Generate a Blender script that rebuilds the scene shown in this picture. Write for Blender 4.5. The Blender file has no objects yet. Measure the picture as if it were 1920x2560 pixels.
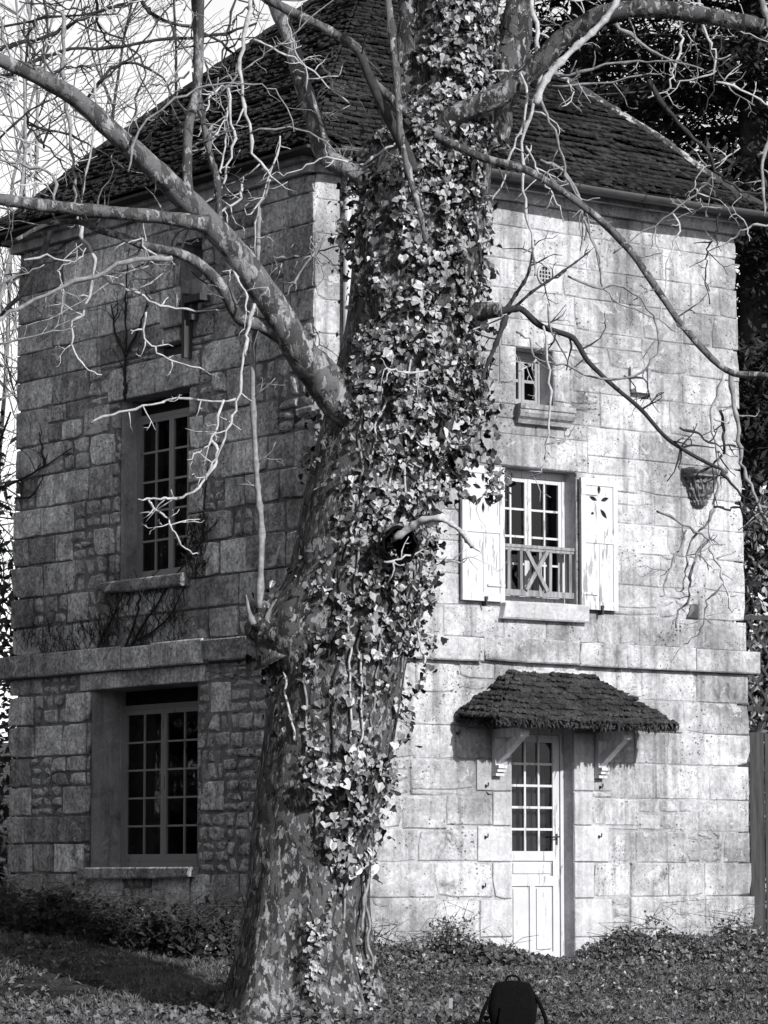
import bpy, bmesh, math, random
from mathutils import Vector, Matrix, noise, geometry
random.seed(7)
RND = random.Random(11)

# ------------------------------------------------------------------ camera
FPX = 8510.0                      # focal length in pixels of the 1920 x 2560 picture
TH = math.atan((2180 - 1280) / FPX)
CZ = 1.6
scene = bpy.context.scene
col = scene.collection
cam = bpy.data.cameras.new('camera')
cam.sensor_fit = 'HORIZONTAL'; cam.sensor_width = 36.0
cam.lens = FPX / 1920.0 * 36.0
cam.clip_start = 0.1; cam.clip_end = 2000
camo = bpy.data.objects.new('camera', cam); col.objects.link(camo)
camo.location = (0, 0, CZ); camo.rotation_euler = (math.pi / 2 + TH, 0, 0)
scene.camera = camo
scene.render.resolution_x = 768; scene.render.resolution_y = 1024

# ------------------------------------------------------------------ sky and sun
SUN_EL = math.radians(27)
PR = math.radians(52.956)
nRv = Vector((math.cos(PR), -math.sin(PR), 0))
SUN_AZ = math.atan2(nRv.x, nRv.y) - math.radians(1.5)     # almost square on to the lit wall, a little to its right
S = Vector((math.sin(SUN_AZ) * math.cos(SUN_EL), math.cos(SUN_AZ) * math.cos(SUN_EL), math.sin(SUN_EL)))
world = bpy.data.worlds.new('World'); scene.world = world; world.use_nodes = True
wn = world.node_tree; wn.nodes.clear()
wo = wn.nodes.new('ShaderNodeOutputWorld'); wb = wn.nodes.new('ShaderNodeBackground')
sk = wn.nodes.new('ShaderNodeTexSky'); sk.sky_type = 'NISHITA'; sk.sun_disc = False
sk.sun_elevation = SUN_EL; sk.sun_rotation = SUN_AZ
sk.air_density = 2.0; sk.dust_density = 0.2; sk.ozone_density = 1.0
bw = wn.nodes.new('ShaderNodeRGBToBW')
wn.links.new(sk.outputs[0], bw.inputs[0]); wn.links.new(bw.outputs[0], wb.inputs[0])
wb.inputs[1].default_value = 0.15
wn.links.new(wb.outputs[0], wo.inputs[0])
sl = bpy.data.lights.new('sun', 'SUN'); sl.energy = 5.0; sl.angle = math.radians(0.8); sl.color = (1.0, 0.985, 0.97)
so = bpy.data.objects.new('sun', sl); col.objects.link(so)
so.rotation_euler = S.to_track_quat('Z', 'Y').to_euler(); so.location = (20, -20, 30)
vs = scene.view_settings
vs.view_transform = 'Standard'; vs.look = 'None'; vs.gamma = 1.0; vs.exposure = 0.25; vs.use_curve_mapping = False
scene.cycles.max_bounces = 4; scene.cycles.diffuse_bounces = 2; scene.cycles.glossy_bounces = 2; scene.cycles.transparent_max_bounces = 8

# ------------------------------------------------------------------ picture geometry
def ray(u, v):
    a = 1280.0 - v
    return Vector((u - 960.0, FPX * math.cos(TH) - a * math.sin(TH), FPX * math.sin(TH) + a * math.cos(TH)))
def at(u, v, Y):
    d = ray(u, v); t = Y / d.y
    return Vector((d.x * t, Y, CZ + d.z * t))

class Wall:
    def __init__(s, C, D, N): s.C, s.D, s.N = C, D, N
    def sz(s, u, v, d=0.0):
        o = s.C + s.N * d; r = ray(u, v)
        t = (o.x * s.N.x + o.y * s.N.y) / (r.x * s.N.x + r.y * s.N.y)
        return ((r.x * t - o.x) * s.D.x + (r.y * t - o.y) * s.D.y, CZ + r.z * t)
    def P(s, a, z, d=0.0):
        p = s.C + s.D * a + s.N * d
        return Vector((p.x, p.y, z))
c0 = at(785, 1300, 32.5)
C = Vector((c0.x, c0.y, 0))
DR = Vector((math.sin(PR), math.cos(PR), 0)); DL = Vector((-math.cos(PR), math.sin(PR), 0))
RW = Wall(C, DR, nRv.copy())
LW = Wall(C, DL, -DR)
SIDE = 5.62

# ------------------------------------------------------------------ materials
class NT:
    def __init__(s, name):
        s.m = bpy.data.materials.new(name); s.m.use_nodes = True
        s.t = s.m.node_tree; s.t.nodes.clear()
        s.out = s.n('ShaderNodeOutputMaterial'); s.b = s.n('ShaderNodeBsdfPrincipled')
        s.t.links.new(s.b.outputs[0], s.out.inputs[0])
        s.geo = s.n('ShaderNodeNewGeometry'); s.pos = s.geo.outputs['Position']
    def n(s, k, **kw):
        x = s.t.nodes.new(k)
        for a, v in kw.items(): setattr(x, a, v)
        return x
    def put(s, sock, v):
        if isinstance(v, (int, float)): sock.default_value = v
        elif isinstance(v, tuple): sock.default_value = v
        else: s.t.links.new(v, sock)
    def scale(s, vec, sc):
        m = s.n('ShaderNodeVectorMath', operation='MULTIPLY'); s.put(m.inputs[0], vec); m.inputs[1].default_value = sc
        return m.outputs[0]
    def noise(s, sc, detail=5, rough=0.55, vec=None, dist=0.0):
        x = s.n('ShaderNodeTexNoise'); s.put(x.inputs['Vector'], vec or s.pos)
        x.inputs['Scale'].default_value = sc; x.inputs['Detail'].default_value = detail
        x.inputs['Roughness'].default_value = rough; x.inputs['Distortion'].default_value = dist
        return x.outputs[0]
    def vor(s, sc, vec=None, feature='F1', out='Distance', rnd=1.0):
        x = s.n('ShaderNodeTexVoronoi', feature=feature); s.put(x.inputs['Vector'], vec or s.pos)
        x.inputs['Scale'].default_value = sc; x.inputs['Randomness'].default_value = rnd
        return x.outputs[out]
    def math(s, op, a, b=0.0, clamp=False):
        x = s.n('ShaderNodeMath', operation=op); x.use_clamp = clamp
        s.put(x.inputs[0], a); s.put(x.inputs[1], b); return x.outputs[0]
    def ramp(s, f, a, b, va=0.0, vb=1.0):
        x = s.n('ShaderNodeMapRange'); x.clamp = True
        s.put(x.inputs[0], f)
        for i, v in enumerate((a, b, va, vb)): x.inputs[i + 1].default_value = v
        return x.outputs[0]
    def mix(s, f, a, b):
        x = s.n('ShaderNodeMix', data_type='FLOAT'); s.put(x.inputs[0], f); s.put(x.inputs[2], a); s.put(x.inputs[3], b)
        return x.outputs[0]
    def rand(s):
        return s.n('ShaderNodeObjectInfo').outputs['Random']
    def colour(s, v):
        x = s.n('ShaderNodeCombineColor')
        s.put(x.inputs[0], s.math('MULTIPLY', v, 0.985)); s.put(x.inputs[1], s.math('MULTIPLY', v, 0.99)); s.put(x.inputs[2], s.math('MULTIPLY', v, 1.035))
        s.t.links.new(x.outputs[0], s.b.inputs['Base Color'])
    def bump(s, h, strength, dist):
        x = s.n('ShaderNodeBump'); s.put(x.inputs['Height'], h); x.inputs['Strength'].default_value = strength; x.inputs['Distance'].default_value = dist
        s.t.links.new(x.outputs[0], s.b.inputs['Normal'])
    def rough(s, r, spec=0.3):
        s.b.inputs['Roughness'].default_value = r; s.b.inputs['Specular IOR Level'].default_value = spec

def stone_mat(name, lo, hi, rndamp, pit=1.0, stain=1.0, streak=0.5, smooth=1.0, band=0.0):
    t = NT(name)
    ad = t.n('ShaderNodeVectorMath', operation='ADD'); cx_ = t.n('ShaderNodeCombineXYZ'); rr0 = t.rand()
    for i_, k_ in enumerate((61.0, 83.0, 47.0)): t.put(cx_.inputs[i_], t.math('MULTIPLY', rr0, k_))
    t.put(ad.inputs[0], t.pos); t.put(ad.inputs[1], cx_.outputs[0]); po = ad.outputs[0]
    fine = t.noise(26, 8, 0.7, po); mid = t.noise(5.5, 7, 0.65, po); big = t.noise(0.9, 5, 0.6)
    st = t.noise(1.0, 6, 0.65, t.scale(t.pos, (7.0, 7.0, 0.55)))
    v = t.mix(t.ramp(mid, 0.30, 0.66), lo, hi)
    v = t.math('MULTIPLY', v, t.ramp(fine, 0.30, 0.70, 1 - 0.34 * smooth, 1 + 0.28 * smooth))
    v = t.math('MULTIPLY', v, t.ramp(big, 0.36, 0.54, 1 - 0.38 * stain, 1.10))
    v = t.math('MULTIPLY', v, t.ramp(st, 0.30, 0.52, 1 - 0.6 * streak, 1.04))
    v = t.math('MULTIPLY', v, t.ramp(t.rand(), 0, 1, 1 - rndamp, 1 + rndamp))
    # lichen and soot blotches, pits
    msk = t.ramp(t.noise(0.62, 3, 0.5), 0.44, 0.58)
    bl = t.math('MULTIPLY', t.ramp(t.noise(2.6, 9, 0.72, None, 0.4), 0.55, 0.66), msk)
    v = t.math('MULTIPLY', v, t.ramp(bl, 0, 1, 1, 1 - 0.55 * stain))
    pl = t.ramp(t.noise(3.3, 6, 0.7, t.scale(t.pos, (1.0, 1.0, 1.3)), 0.6), 0.60, 0.63)       # pale scraps of old limewash
    v = t.mix(t.math('MULTIPLY', pl, 0.55), v, hi * 1.12)
    pm = t.math('MULTIPLY', t.ramp(t.vor(34), 0.10, 0.24, 1, 0), t.ramp(t.noise(4.0, 4, 0.6), 0.50, 0.58))
    pk = t.math('MULTIPLY', t.ramp(t.vor(15, t.scale(t.pos, (1.0, 1.0, 1.25))), 0.13, 0.22, 1, 0), t.ramp(t.noise(2.1, 5, 0.65), 0.53, 0.60))
    pm = t.math('MULTIPLY', t.math('MAXIMUM', pm, pk), pit)
    v = t.math('MULTIPLY', v, t.ramp(pm, 0, 1, 1, 0.3))
    t.colour(v)
    h = t.math('ADD', t.math('MULTIPLY', fine, 0.45), t.math('ADD', mid, t.math('MULTIPLY', pm, -0.9)))
    t.bump(h, min(1.0, 0.8 * (0.4 + 0.6 * smooth)), 0.03); t.rough(0.92, 0.15)
    return t.m
M = {}
M['stone'] = stone_mat('limestone', 0.28, 0.48, 0.15, 0.85, 1.2, 0.85, 1.0)
M['stone_rough'] = stone_mat('weathered_limestone', 0.24, 0.66, 0.45, 1.0, 1.1, 0.6, 2.2)  # weathered; strong speckle also puts shading of eroded relief into the colour
M['stone_dressed'] = stone_mat('dressed_limestone', 0.33, 0.46, 0.07, 0.3, 0.5, 0.45, 0.6)
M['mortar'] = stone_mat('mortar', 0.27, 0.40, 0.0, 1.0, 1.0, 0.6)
M['mortar_shade'] = stone_mat('joint_shade_mortar', 0.11, 0.27, 0.0, 1.0, 1.0, 0.6)  # shade in the left wall's joints put into a darker mortar colour
M['render'] = stone_mat('smooth_render', 0.27, 0.38, 0.0, 0.3, 0.9, 0.8, 0.6)

def simple(name, v, var=0.25, sc=8, rough=0.8, spec=0.2, bump=0.3, bd=0.01, stretch=None, rnd=0.0):
    t = NT(name)
    vec = t.scale(t.pos, stretch) if stretch else None
    n = t.noise(sc, 7, 0.65, vec)
    x = t.ramp(n, 0.3, 0.7, v * (1 - var), v * (1 + var))
    if rnd: x = t.math('MULTIPLY', x, t.ramp(t.rand(), 0, 1, 1 - rnd, 1 + rnd))
    t.colour(x)
    if bump: t.bump(n, bump, bd)
    t.rough(rough, spec)
    return t.m
def paint(name, v, flake, wood):
    t = NT(name)
    n = t.noise(1.0, 8, 0.7, t.scale(t.pos, (22, 22, 3.0)))
    m2 = t.noise(2.2, 4, 0.6)
    f = t.ramp(t.math('ADD', n, t.math('MULTIPLY', m2, 0.35)), flake, flake + 0.03)
    x = t.mix(f, t.ramp(m2, 0.3, 0.7, v * 0.86, v * 1.06), wood)
    t.colour(x); t.bump(t.math('SUBTRACT', n, t.math('MULTIPLY', f, 0.5)), 0.35, 0.006); t.rough(0.6, 0.3)
    return t.m
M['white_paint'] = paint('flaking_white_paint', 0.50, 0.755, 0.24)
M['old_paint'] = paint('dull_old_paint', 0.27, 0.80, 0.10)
M['grey_paint'] = paint('weathered_grey_paint', 0.46, 0.80, 0.16)
M['wood'] = simple('weathered_wood', 0.22, 0.5, 1.0, 0.85, 0.15, 0.5, 0.01, (26, 26, 3))
M['wood_pale'] = simple('pale_weathered_wood', 0.45, 0.35, 1.0, 0.85, 0.15, 0.4, 0.01, (26, 26, 3))
M['wood_dark'] = simple('dark_boards', 0.055, 0.5, 1.0, 0.85, 0.15, 0.6, 0.012, (18, 18, 1.4))
M['iron'] = simple('rusty_iron', 0.03, 0.3, 30, 0.6, 0.4)
M['zinc'] = simple('old_zinc', 0.045, 0.35, 6, 0.55, 0.4, 0.15, 0.01, (1, 1, 3))
M['pipe'] = simple('pale_drainpipe', 0.5, 0.2, 5, 0.5, 0.4, 0.1)
M['black'] = simple('black_cloth_and_hollow_shade', 0.003, 0.5, 60, 0.9, 0.08, 0.4, 0.004)
M['curtain'] = simple('grey_curtain', 0.16, 0.3, 1.0, 0.9, 0.1, 0.4, 0.02, (30, 30, 0.6))
M['dark_room_and_shade'] = simple('dark_interior_and_shade', 0.02, 0.3, 3, 0.95, 0.05)

t = NT('mossy_tile')
n1 = t.noise(14, 8, 0.72); n2 = t.noise(1.6, 5, 0.6); n3 = t.noise(4.5, 6, 0.7)
v = t.ramp(n1, 0.3, 0.72, 0.009, 0.052)
v = t.math('MULTIPLY', v, t.ramp(n2, 0.35, 0.65, 0.65, 1.5))
v = t.mix(t.ramp(n3, 0.675, 0.70), v, 0.18)
t.colour(v); t.bump(t.math('ADD', n1, t.math('MULTIPLY', n3, 0.6)), 1.0, 0.05); t.rough(0.95, 0.1)
M['tile'] = t.m
t = NT('lichen_ridge_tile')
n1 = t.noise(9, 7, 0.7)
t.colour(t.ramp(t.math('ADD', n1, t.math('MULTIPLY', t.math('SUBTRACT', t.noise(0.8, 3, 0.5), 0.5), 0.9)), 0.52, 0.62, 0.05, 0.36)); t.bump(n1, 0.8, 0.03); t.rough(0.95, 0.1)
M['ridge'] = t.m
t = NT('canopy_moss')
n1 = t.noise(22, 9, 0.75); n2 = t.noise(5, 5, 0.6)
v = t.math('MULTIPLY', t.ramp(n1, 0.3, 0.72, 0.012, 0.10), t.ramp(n2, 0.35, 0.65, 0.6, 1.5))
t.colour(v); t.bump(n1, 1.0, 0.05); t.rough(0.95, 0.08)
M['moss'] = t.m

def bark_mat(name, lo, mid, hi, sc):
    t = NT(name)
    vec = t.scale(t.pos, (1.0, 1.0, 0.5))
    a = t.noise(sc, 5, 0.62, vec, 0.7); b = t.noise(sc * 1.9, 5, 0.6, vec, 0.5); f = t.noise(60, 5, 0.7)
    c = t.noise(sc * 0.33, 3, 0.5)
    v = t.mix(t.ramp(a, 0.455, 0.50), lo, mid)
    v = t.mix(t.ramp(t.math('ADD', b, t.math('MULTIPLY', t.math('SUBTRACT', c, 0.5), 0.35)), 0.545, 0.585), v, hi)
    v = t.math('MULTIPLY', v, t.ramp(f, 0.25, 0.75, 0.72, 1.25))
    t.colour(v)
    h = t.math('ADD', t.math('MULTIPLY', t.ramp(a, 0.46, 0.50), 0.5), t.math('ADD', t.math('MULTIPLY', t.ramp(b, 0.54, 0.58), -0.5), t.math('MULTIPLY', f, 0.35)))
    t.bump(h, 0.7, 0.025); t.rough(0.85, 0.2)
    return t.m
M['bark'] = bark_mat('plane_bark', 0.024, 0.075, 0.25, 12.0)
M['limb'] = bark_mat('plane_limb_bark', 0.05, 0.11, 0.26, 8.0)
M['twig_pale'] = simple('pale_twig', 0.38, 0.4, 25, 0.8, 0.2, 0.4, 0.006)
M['twig_mid'] = simple('grey_twig', 0.20, 0.5, 18, 0.8, 0.2, 0.4, 0.006)
M['twig_dark'] = simple('dark_twig', 0.035, 0.4, 18, 0.85, 0.15, 0.4, 0.006)  # twig tones: real variation, plus sunlit pale and backlit dark put into colour

def leaf_mat(name, lo, hi, rough=0.42, spec=0.5, rnd=True, sc=9):
    t = NT(name)
    n = t.noise(sc, 3, 0.6); n2 = t.noise(1.1, 3, 0.5)
    isl = t.geo.outputs['Random Per Island']
    f = t.math('ADD', t.math('MULTIPLY', isl, 0.65), t.math('MULTIPLY', t.ramp(n, 0.3, 0.7), 0.35))
    if rnd: f = t.math('MULTIPLY', t.math('ADD', f, t.math('MULTIPLY', t.rand(), 0.0)), 1.0)
    v = t.ramp(f, 0.05, 0.95, lo, hi)
    v = t.math('MULTIPLY', v, t.ramp(n2, 0.35, 0.65, 0.75, 1.2))
    t.colour(v); t.rough(rough, spec)
    return t.m
def leaf_obj_mat(name, lo, hi):
    t = NT(name); r = t.rand(); n = t.noise(30, 3, 0.6)
    v = t.math('MULTIPLY', t.ramp(r, 0, 1, lo, hi), t.ramp(n, 0.3, 0.7, 0.8, 1.2))
    t.colour(v); t.rough(0.42, 0.5); return t.m
M['ivy'] = leaf_mat('ivy_leaf', 0.015, 0.44)
M['ivy_single'] = leaf_obj_mat('ivy_leaf_single', 0.10, 0.50)
M['ivy_gap_shade'] = leaf_mat('ivy_gap_shade_leaf', 0.006, 0.04, 0.6, 0.2)
M['ground_ivy'] = leaf_mat('ground_ivy_leaf', 0.010, 0.11)
M['weed'] = leaf_mat('weed_leaf', 0.012, 0.055, 0.7, 0.2)
M['litter'] = leaf_mat('dry_leaf', 0.012, 0.20, 0.8, 0.15)
M['grass'] = leaf_mat('grass_blade', 0.04, 0.19, 0.7, 0.2)
M['conifer'] = leaf_mat('conifer_needles', 0.008, 0.045, 0.7, 0.15)
M['laurel'] = leaf_mat('laurel_leaf', 0.08, 0.5, 0.35, 0.6)
M['thicket'] = leaf_mat('thicket_leaf', 0.02, 0.16, 0.6, 0.3)
t = NT('soil')
n1 = t.noise(5, 8, 0.7); n2 = t.noise(0.7, 4, 0.6); n3 = t.noise(30, 6, 0.7)
v = t.math('MULTIPLY', t.ramp(n1, 0.3, 0.7, 0.020, 0.095), t.ramp(n2, 0.40, 0.60, 0.4, 1.5))
v = t.math('MULTIPLY', v, t.ramp(n3, 0.3, 0.7, 0.5, 1.5))
t.colour(v); t.bump(t.math('ADD', n1, n3), 1.0, 0.05); t.rough(0.95, 0.1)
M['soil'] = t.m
# window glass: shade of the rooms put into its dark tint, with a real reflection
t = NT('window_glass'); t.t.nodes.remove(t.b)
tr = t.n('ShaderNodeBsdfTransparent'); tr.inputs[0].default_value = (0.36, 0.36, 0.38, 1)
gl = t.n('ShaderNodeBsdfGlossy'); gl.inputs['Roughness'].default_value = 0.06
fr = t.n('ShaderNodeFresnel'); fr.inputs[0].default_value = 1.45
bp = t.n('ShaderNodeBump'); bp.inputs['Strength'].default_value = 0.12; bp.inputs['Distance'].default_value = 0.02
t.put(bp.inputs['Height'], t.noise(5, 2, 0.5)); t.t.links.new(bp.outputs[0], gl.inputs['Normal'])
mx = t.n('ShaderNodeMixShader'); t.put(mx.inputs[0], fr.outputs[0]); t.put(mx.inputs[1], tr.outputs[0]); t.put(mx.inputs[2], gl.outputs[0])
t.t.links.new(mx.outputs[0], t.out.inputs[0])
M['glass'] = t.m

# ------------------------------------------------------------------ mesh helpers
class MB:
    def __init__(s): s.v, s.f = [], []
    def poly(s, pts, faces):
        k = len(s.v); s.v.extend([tuple(p) for p in pts]); s.f.extend([tuple(i + k for i in f) for f in faces])
    def quad(s, a, b, c, d): s.poly((a, b, c, d), ((0, 1, 2, 3),))
    def hexa(s, p):     # 8 points: bottom ring 0-3, top ring 4-7
        s.poly(p, ((0, 3, 2, 1), (4, 5, 6, 7), (0, 1, 5, 4), (1, 2, 6, 5), (2, 3, 7, 6), (3, 0, 4, 7)))
    def wbox(s, W, a0, a1, z0, z1, d0, d1):
        s.hexa([W.P(a0, z0, d0), W.P(a1, z0, d0), W.P(a1, z0, d1), W.P(a0, z0, d1), W.P(a0, z1, d0), W.P(a1, z1, d0), W.P(a1, z1, d1), W.P(a0, z1, d1)])
    def wbar(s, W, a0, z0, a1, z1, w, d0, d1):      # slanted bar in the wall plane
        t = Vector((a1 - a0, z1 - z0)); t.normalize(); n = Vector((-t.y, t.x)) * (w / 2)
        q = [(a0 - n.x, z0 - n.y), (a1 - n.x, z1 - n.y), (a1 + n.x, z1 + n.y), (a0 + n.x, z0 + n.y)]
        s.hexa([W.P(x, z, d0) for x, z in q] + [W.P(x, z, d1) for x, z in q])
    def tube(s, pts, rad, seg=8, cap=True, lump=0.0, seed=0.0):
        n = len(pts); rings = []
        up = Vector((0.13, 0.97, 0.2))
        for i, p in enumerate(pts):
            t = (pts[min(i + 1, n - 1)] - pts[max(i - 1, 0)])
            if t.length < 1e-9: t = Vector((0, 0, 1))
            t.normalize()
            x = up - t * up.dot(t)
            if x.length < 1e-3: x = Vector((1, 0, 0)) - t * t.x
            x.normalize(); y = t.cross(x); up = x
            ring = []
            for k in range(seg):
                a = 2 * math.pi * k / seg; dr = x * math.cos(a) + y * math.sin(a); r = rad[i]
                if lump: r *= 1 + lump * noise.noise(Vector((p.x * 7 + dr.x * 1.3 + seed, p.y * 7 + dr.y * 1.3, p.z * 7 + dr.z * 1.3)))
                ring.append(p + dr * r)
            rings.append(ring)
        k0 = len(s.v)
        for r in rings: s.v.extend([tuple(q) for q in r])
        for i in range(n - 1):
            for k in range(seg):
                k2 = (k + 1) % seg
                s.f.append((k0 + i * seg + k, k0 + i * seg + k2, k0 + (i + 1) * seg + k2, k0 + (i + 1) * seg + k))
        if cap:
            s.f.append(tuple(k0 + k for k in range(seg))[::-1]); s.f.append(tuple(k0 + (n - 1) * seg + k for k in range(seg)))
    def mesh(s, name, mat, smooth=False):
        me = bpy.data.meshes.new(name); me.from_pydata(s.v, [], s.f); me.update()
        me.materials.append(M[mat] if isinstance(mat, str) else mat)
        if smooth: me.polygons.foreach_set('use_smooth', [True] * len(me.polygons))
        return me
    def build(s, name, mat, parent=None, smooth=False):
        return link(name, s.mesh(name, mat, smooth), parent)
def link(name, data, parent=None):
    o = bpy.data.objects.new(name, data); col.objects.link(o)
    if parent is not None: adopt(o, parent)
    return o
def adopt(o, parent):
    o.parent = parent
    if parent.type == 'EMPTY': o.matrix_parent_inverse = Matrix.Translation(-parent.location)
def tag(o, label=None, cat=None, group=None, kind=None):
    if label: o['label'] = label
    if cat: o['category'] = cat
    if group: o['group'] = group
    if kind: o['kind'] = kind
    return o
def thing(name, loc, label, cat, group=None):
    o = link(name, None); o.location = loc; o.empty_display_size = 0.2
    return tag(o, label, cat, group)
def smooth_path(pts, n=6):
    out = []
    for i in range(len(pts) - 1):
        p0 = pts[max(i - 1, 0)]; p1 = pts[i]; p2 = pts[i + 1]; p3 = pts[min(i + 2, len(pts) - 1)]
        for k in range(n):
            t = k / n
            out.append(0.5 * ((2 * p1) + (p2 - p0) * t + (2 * p0 - 5 * p1 + 4 * p2 - p3) * t * t + (3 * p1 - p0 - 3 * p2 + p3) * t ** 3))
    out.append(pts[-1]); return out
def lerp(a, b, t): return a + (b - a) * t
def sstep(a, b, x):
    t = min(1, max(0, (x - a) / (b - a))); return t * t * (3 - 2 * t)
def interp(tab, x):
    if x <= tab[0][0]: return tab[0][1:]
    for i in range(len(tab) - 1):
        if x <= tab[i + 1][0]:
            t = (x - tab[i][0]) / (tab[i + 1][0] - tab[i][0])
            return tuple(lerp(p, q, t) for p, q in zip(tab[i][1:], tab[i + 1][1:]))
    return tab[-1][1:]

# ------------------------------------------------------------------ ground
def gz(x, y):
    if y <= 27: z = 0.4 * max(0, y) / 27
    else:
        l = 0.4 + 0.78 * sstep(27, 34.5, y); r = 0.4 + 0.30 * sstep(27, 33.0, y)
        z = lerp(r, l, sstep(0.3, -2.0, x))
    if y > 40: z += (y - 40) * 0.04
    return z + 0.035 * noise.noise(Vector((x * 0.9, y * 0.9, 0))) + 0.02 * noise.noise(Vector((x * 3, y * 3, 4)))
def ground_at(u, v):            # where the view ray through a pixel meets the ground
    lo, hi = 18.0, 45.0
    for _ in range(40):
        m = (lo + hi) / 2; p = at(u, v, m)
        if p.z > gz(p.x, m): lo = m
        else: hi = m
    p = at(u, v, lo); p.z = gz(p.x, lo); return p
g = MB()
xs = [-600, -300, -150, -80, -40, -20] + [-12 + 0.25 * i for i in range(97)] + [20, 40, 80, 150, 300, 600]
ys = [-200, -100, -40, -10, 0, 8, 14, 18] + [20 + 0.2 * i for i in range(101)] + [44, 50, 60, 80, 120, 200, 400, 900]
W_ = len(xs)
g.v = [(x, y, gz(x, y)) for y in ys for x in xs]
g.f = [(j * W_ + i, j * W_ + i + 1, (j + 1) * W_ + i + 1, (j + 1) * W_ + i) for j in range(len(ys) - 1) for i in range(W_ - 1)]
tag(g.build('ground', 'soil', None, True), kind='structure')

# ------------------------------------------------------------------ house
Z0, ZT, ZS0, ZS1 = 0.35, 8.36, 3.675, 3.915      # base, wall top, string course
house = thing('stone_house', RW.P(0, 0.8, 0), 'square two-storey limestone tower house with steep mossy pyramid roof', 'house')
wallR = MB(); wallL = MB()
def rsz(u0, v0, u1, v1, W):
    a, z = W.sz(u0, v0); b, y = W.sz(u1, v1); return (min(a, b), max(a, b), min(z, y), max(z, y))
OP = {'door': (2.434, 3.24, 0.60, 3.05), 'win_r': (2.325, 3.295, 4.30, 5.655), 'win_top': (2.517, 3.005, 6.285, 6.875),
      'win_l': (2.18, 3.46, 4.60, 6.50), 'win_g': (2.005, 3.99, 1.655, 3.49), 'slit': (1.965, 2.36, 7.28, 7.99), 'niche': (2.26, 2.80, 6.70, 6.99)}
DEPTH = {'door': 0.215, 'win_r': 0.235, 'win_top': 0.27, 'win_l': 0.27, 'win_g': 0.44, 'slit': 0.3, 'niche': 0.16}
OPR = ('door', 'win_r', 'win_top'); OPL = ('win_l', 'win_g', 'slit', 'niche')
def cut(rects, h):
    out = []
    for (a, b, c, d) in rects:
        if h[0] >= b or h[1] <= a or h[2] >= d or h[3] <= c: out.append((a, b, c, d)); continue
        if c < h[2]: out.append((a, b, c, h[2]))
        if d > h[3]: out.append((a, b, h[3], d))
        zc, zd = max(c, h[2]), min(d, h[3])
        if a < h[0]: out.append((a, h[0], zc, zd))
        if b > h[1]: out.append((h[1], b, zc, zd))
    return out
def end_s(z):      # the walls lean in a little as they rise and the foot is ragged
    return 5.545 + 0.10 * (ZT - z) / 4.4 if z > ZS0 else 5.66 + 0.12 * sstep(1.9, 0.6, z)
for W, ops, nm in ((RW, OPR, 'wall'), (LW, OPL, 'wall')):
    mb = MB(); rects = [(0.06, 5.50, 0.2, ZT + 0.05)]; bk = -0.011 if W is RW else -0.020
    for o in ops: rects = cut(rects, OP[o])
    for r in rects: mb.quad(W.P(r[0], r[2], bk), W.P(r[1], r[2], bk), W.P(r[1], r[3], bk), W.P(r[0], r[3], bk))
    # close the shell: far end return
    mb.quad(W.P(5.5, 0.2, -0.022), W.P(5.5, 0.2, -5.5), W.P(5.5, ZT, -5.5), W.P(5.5, ZT, -0.022))
    o = mb.build(nm, 'mortar' if W is RW else 'mortar_shade', house)
    if W is RW: oR = o
    else: oL = o
    for k in ops:
        a, b, c, d = OP[k]; q = DEPTH[k] + 0.03; rv = MB()
        rv.wbox(W, a - 0.05, a, c - 0.05, d + 0.05, -q, -0.02); rv.wbox(W, b, b + 0.05, c - 0.05, d + 0.05, -q, -0.02)
        rv.wbox(W, a, b, d, d + 0.05, -q, -0.02); rv.wbox(W, a, b, c - 0.05, c, -q, -0.02)
        if k == 'niche': rv.wbox(W, a, b, c, d, -q - 0.02, -q)
        rv.build('reveal', 'render' if W is LW else 'stone_dressed', house)
# dark floors inside so that the rooms are rooms
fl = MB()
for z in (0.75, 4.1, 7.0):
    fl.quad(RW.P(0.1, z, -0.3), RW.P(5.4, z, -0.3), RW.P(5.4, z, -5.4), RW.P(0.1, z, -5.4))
fl.build('floor', 'dark_room_and_shade', house)

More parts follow.
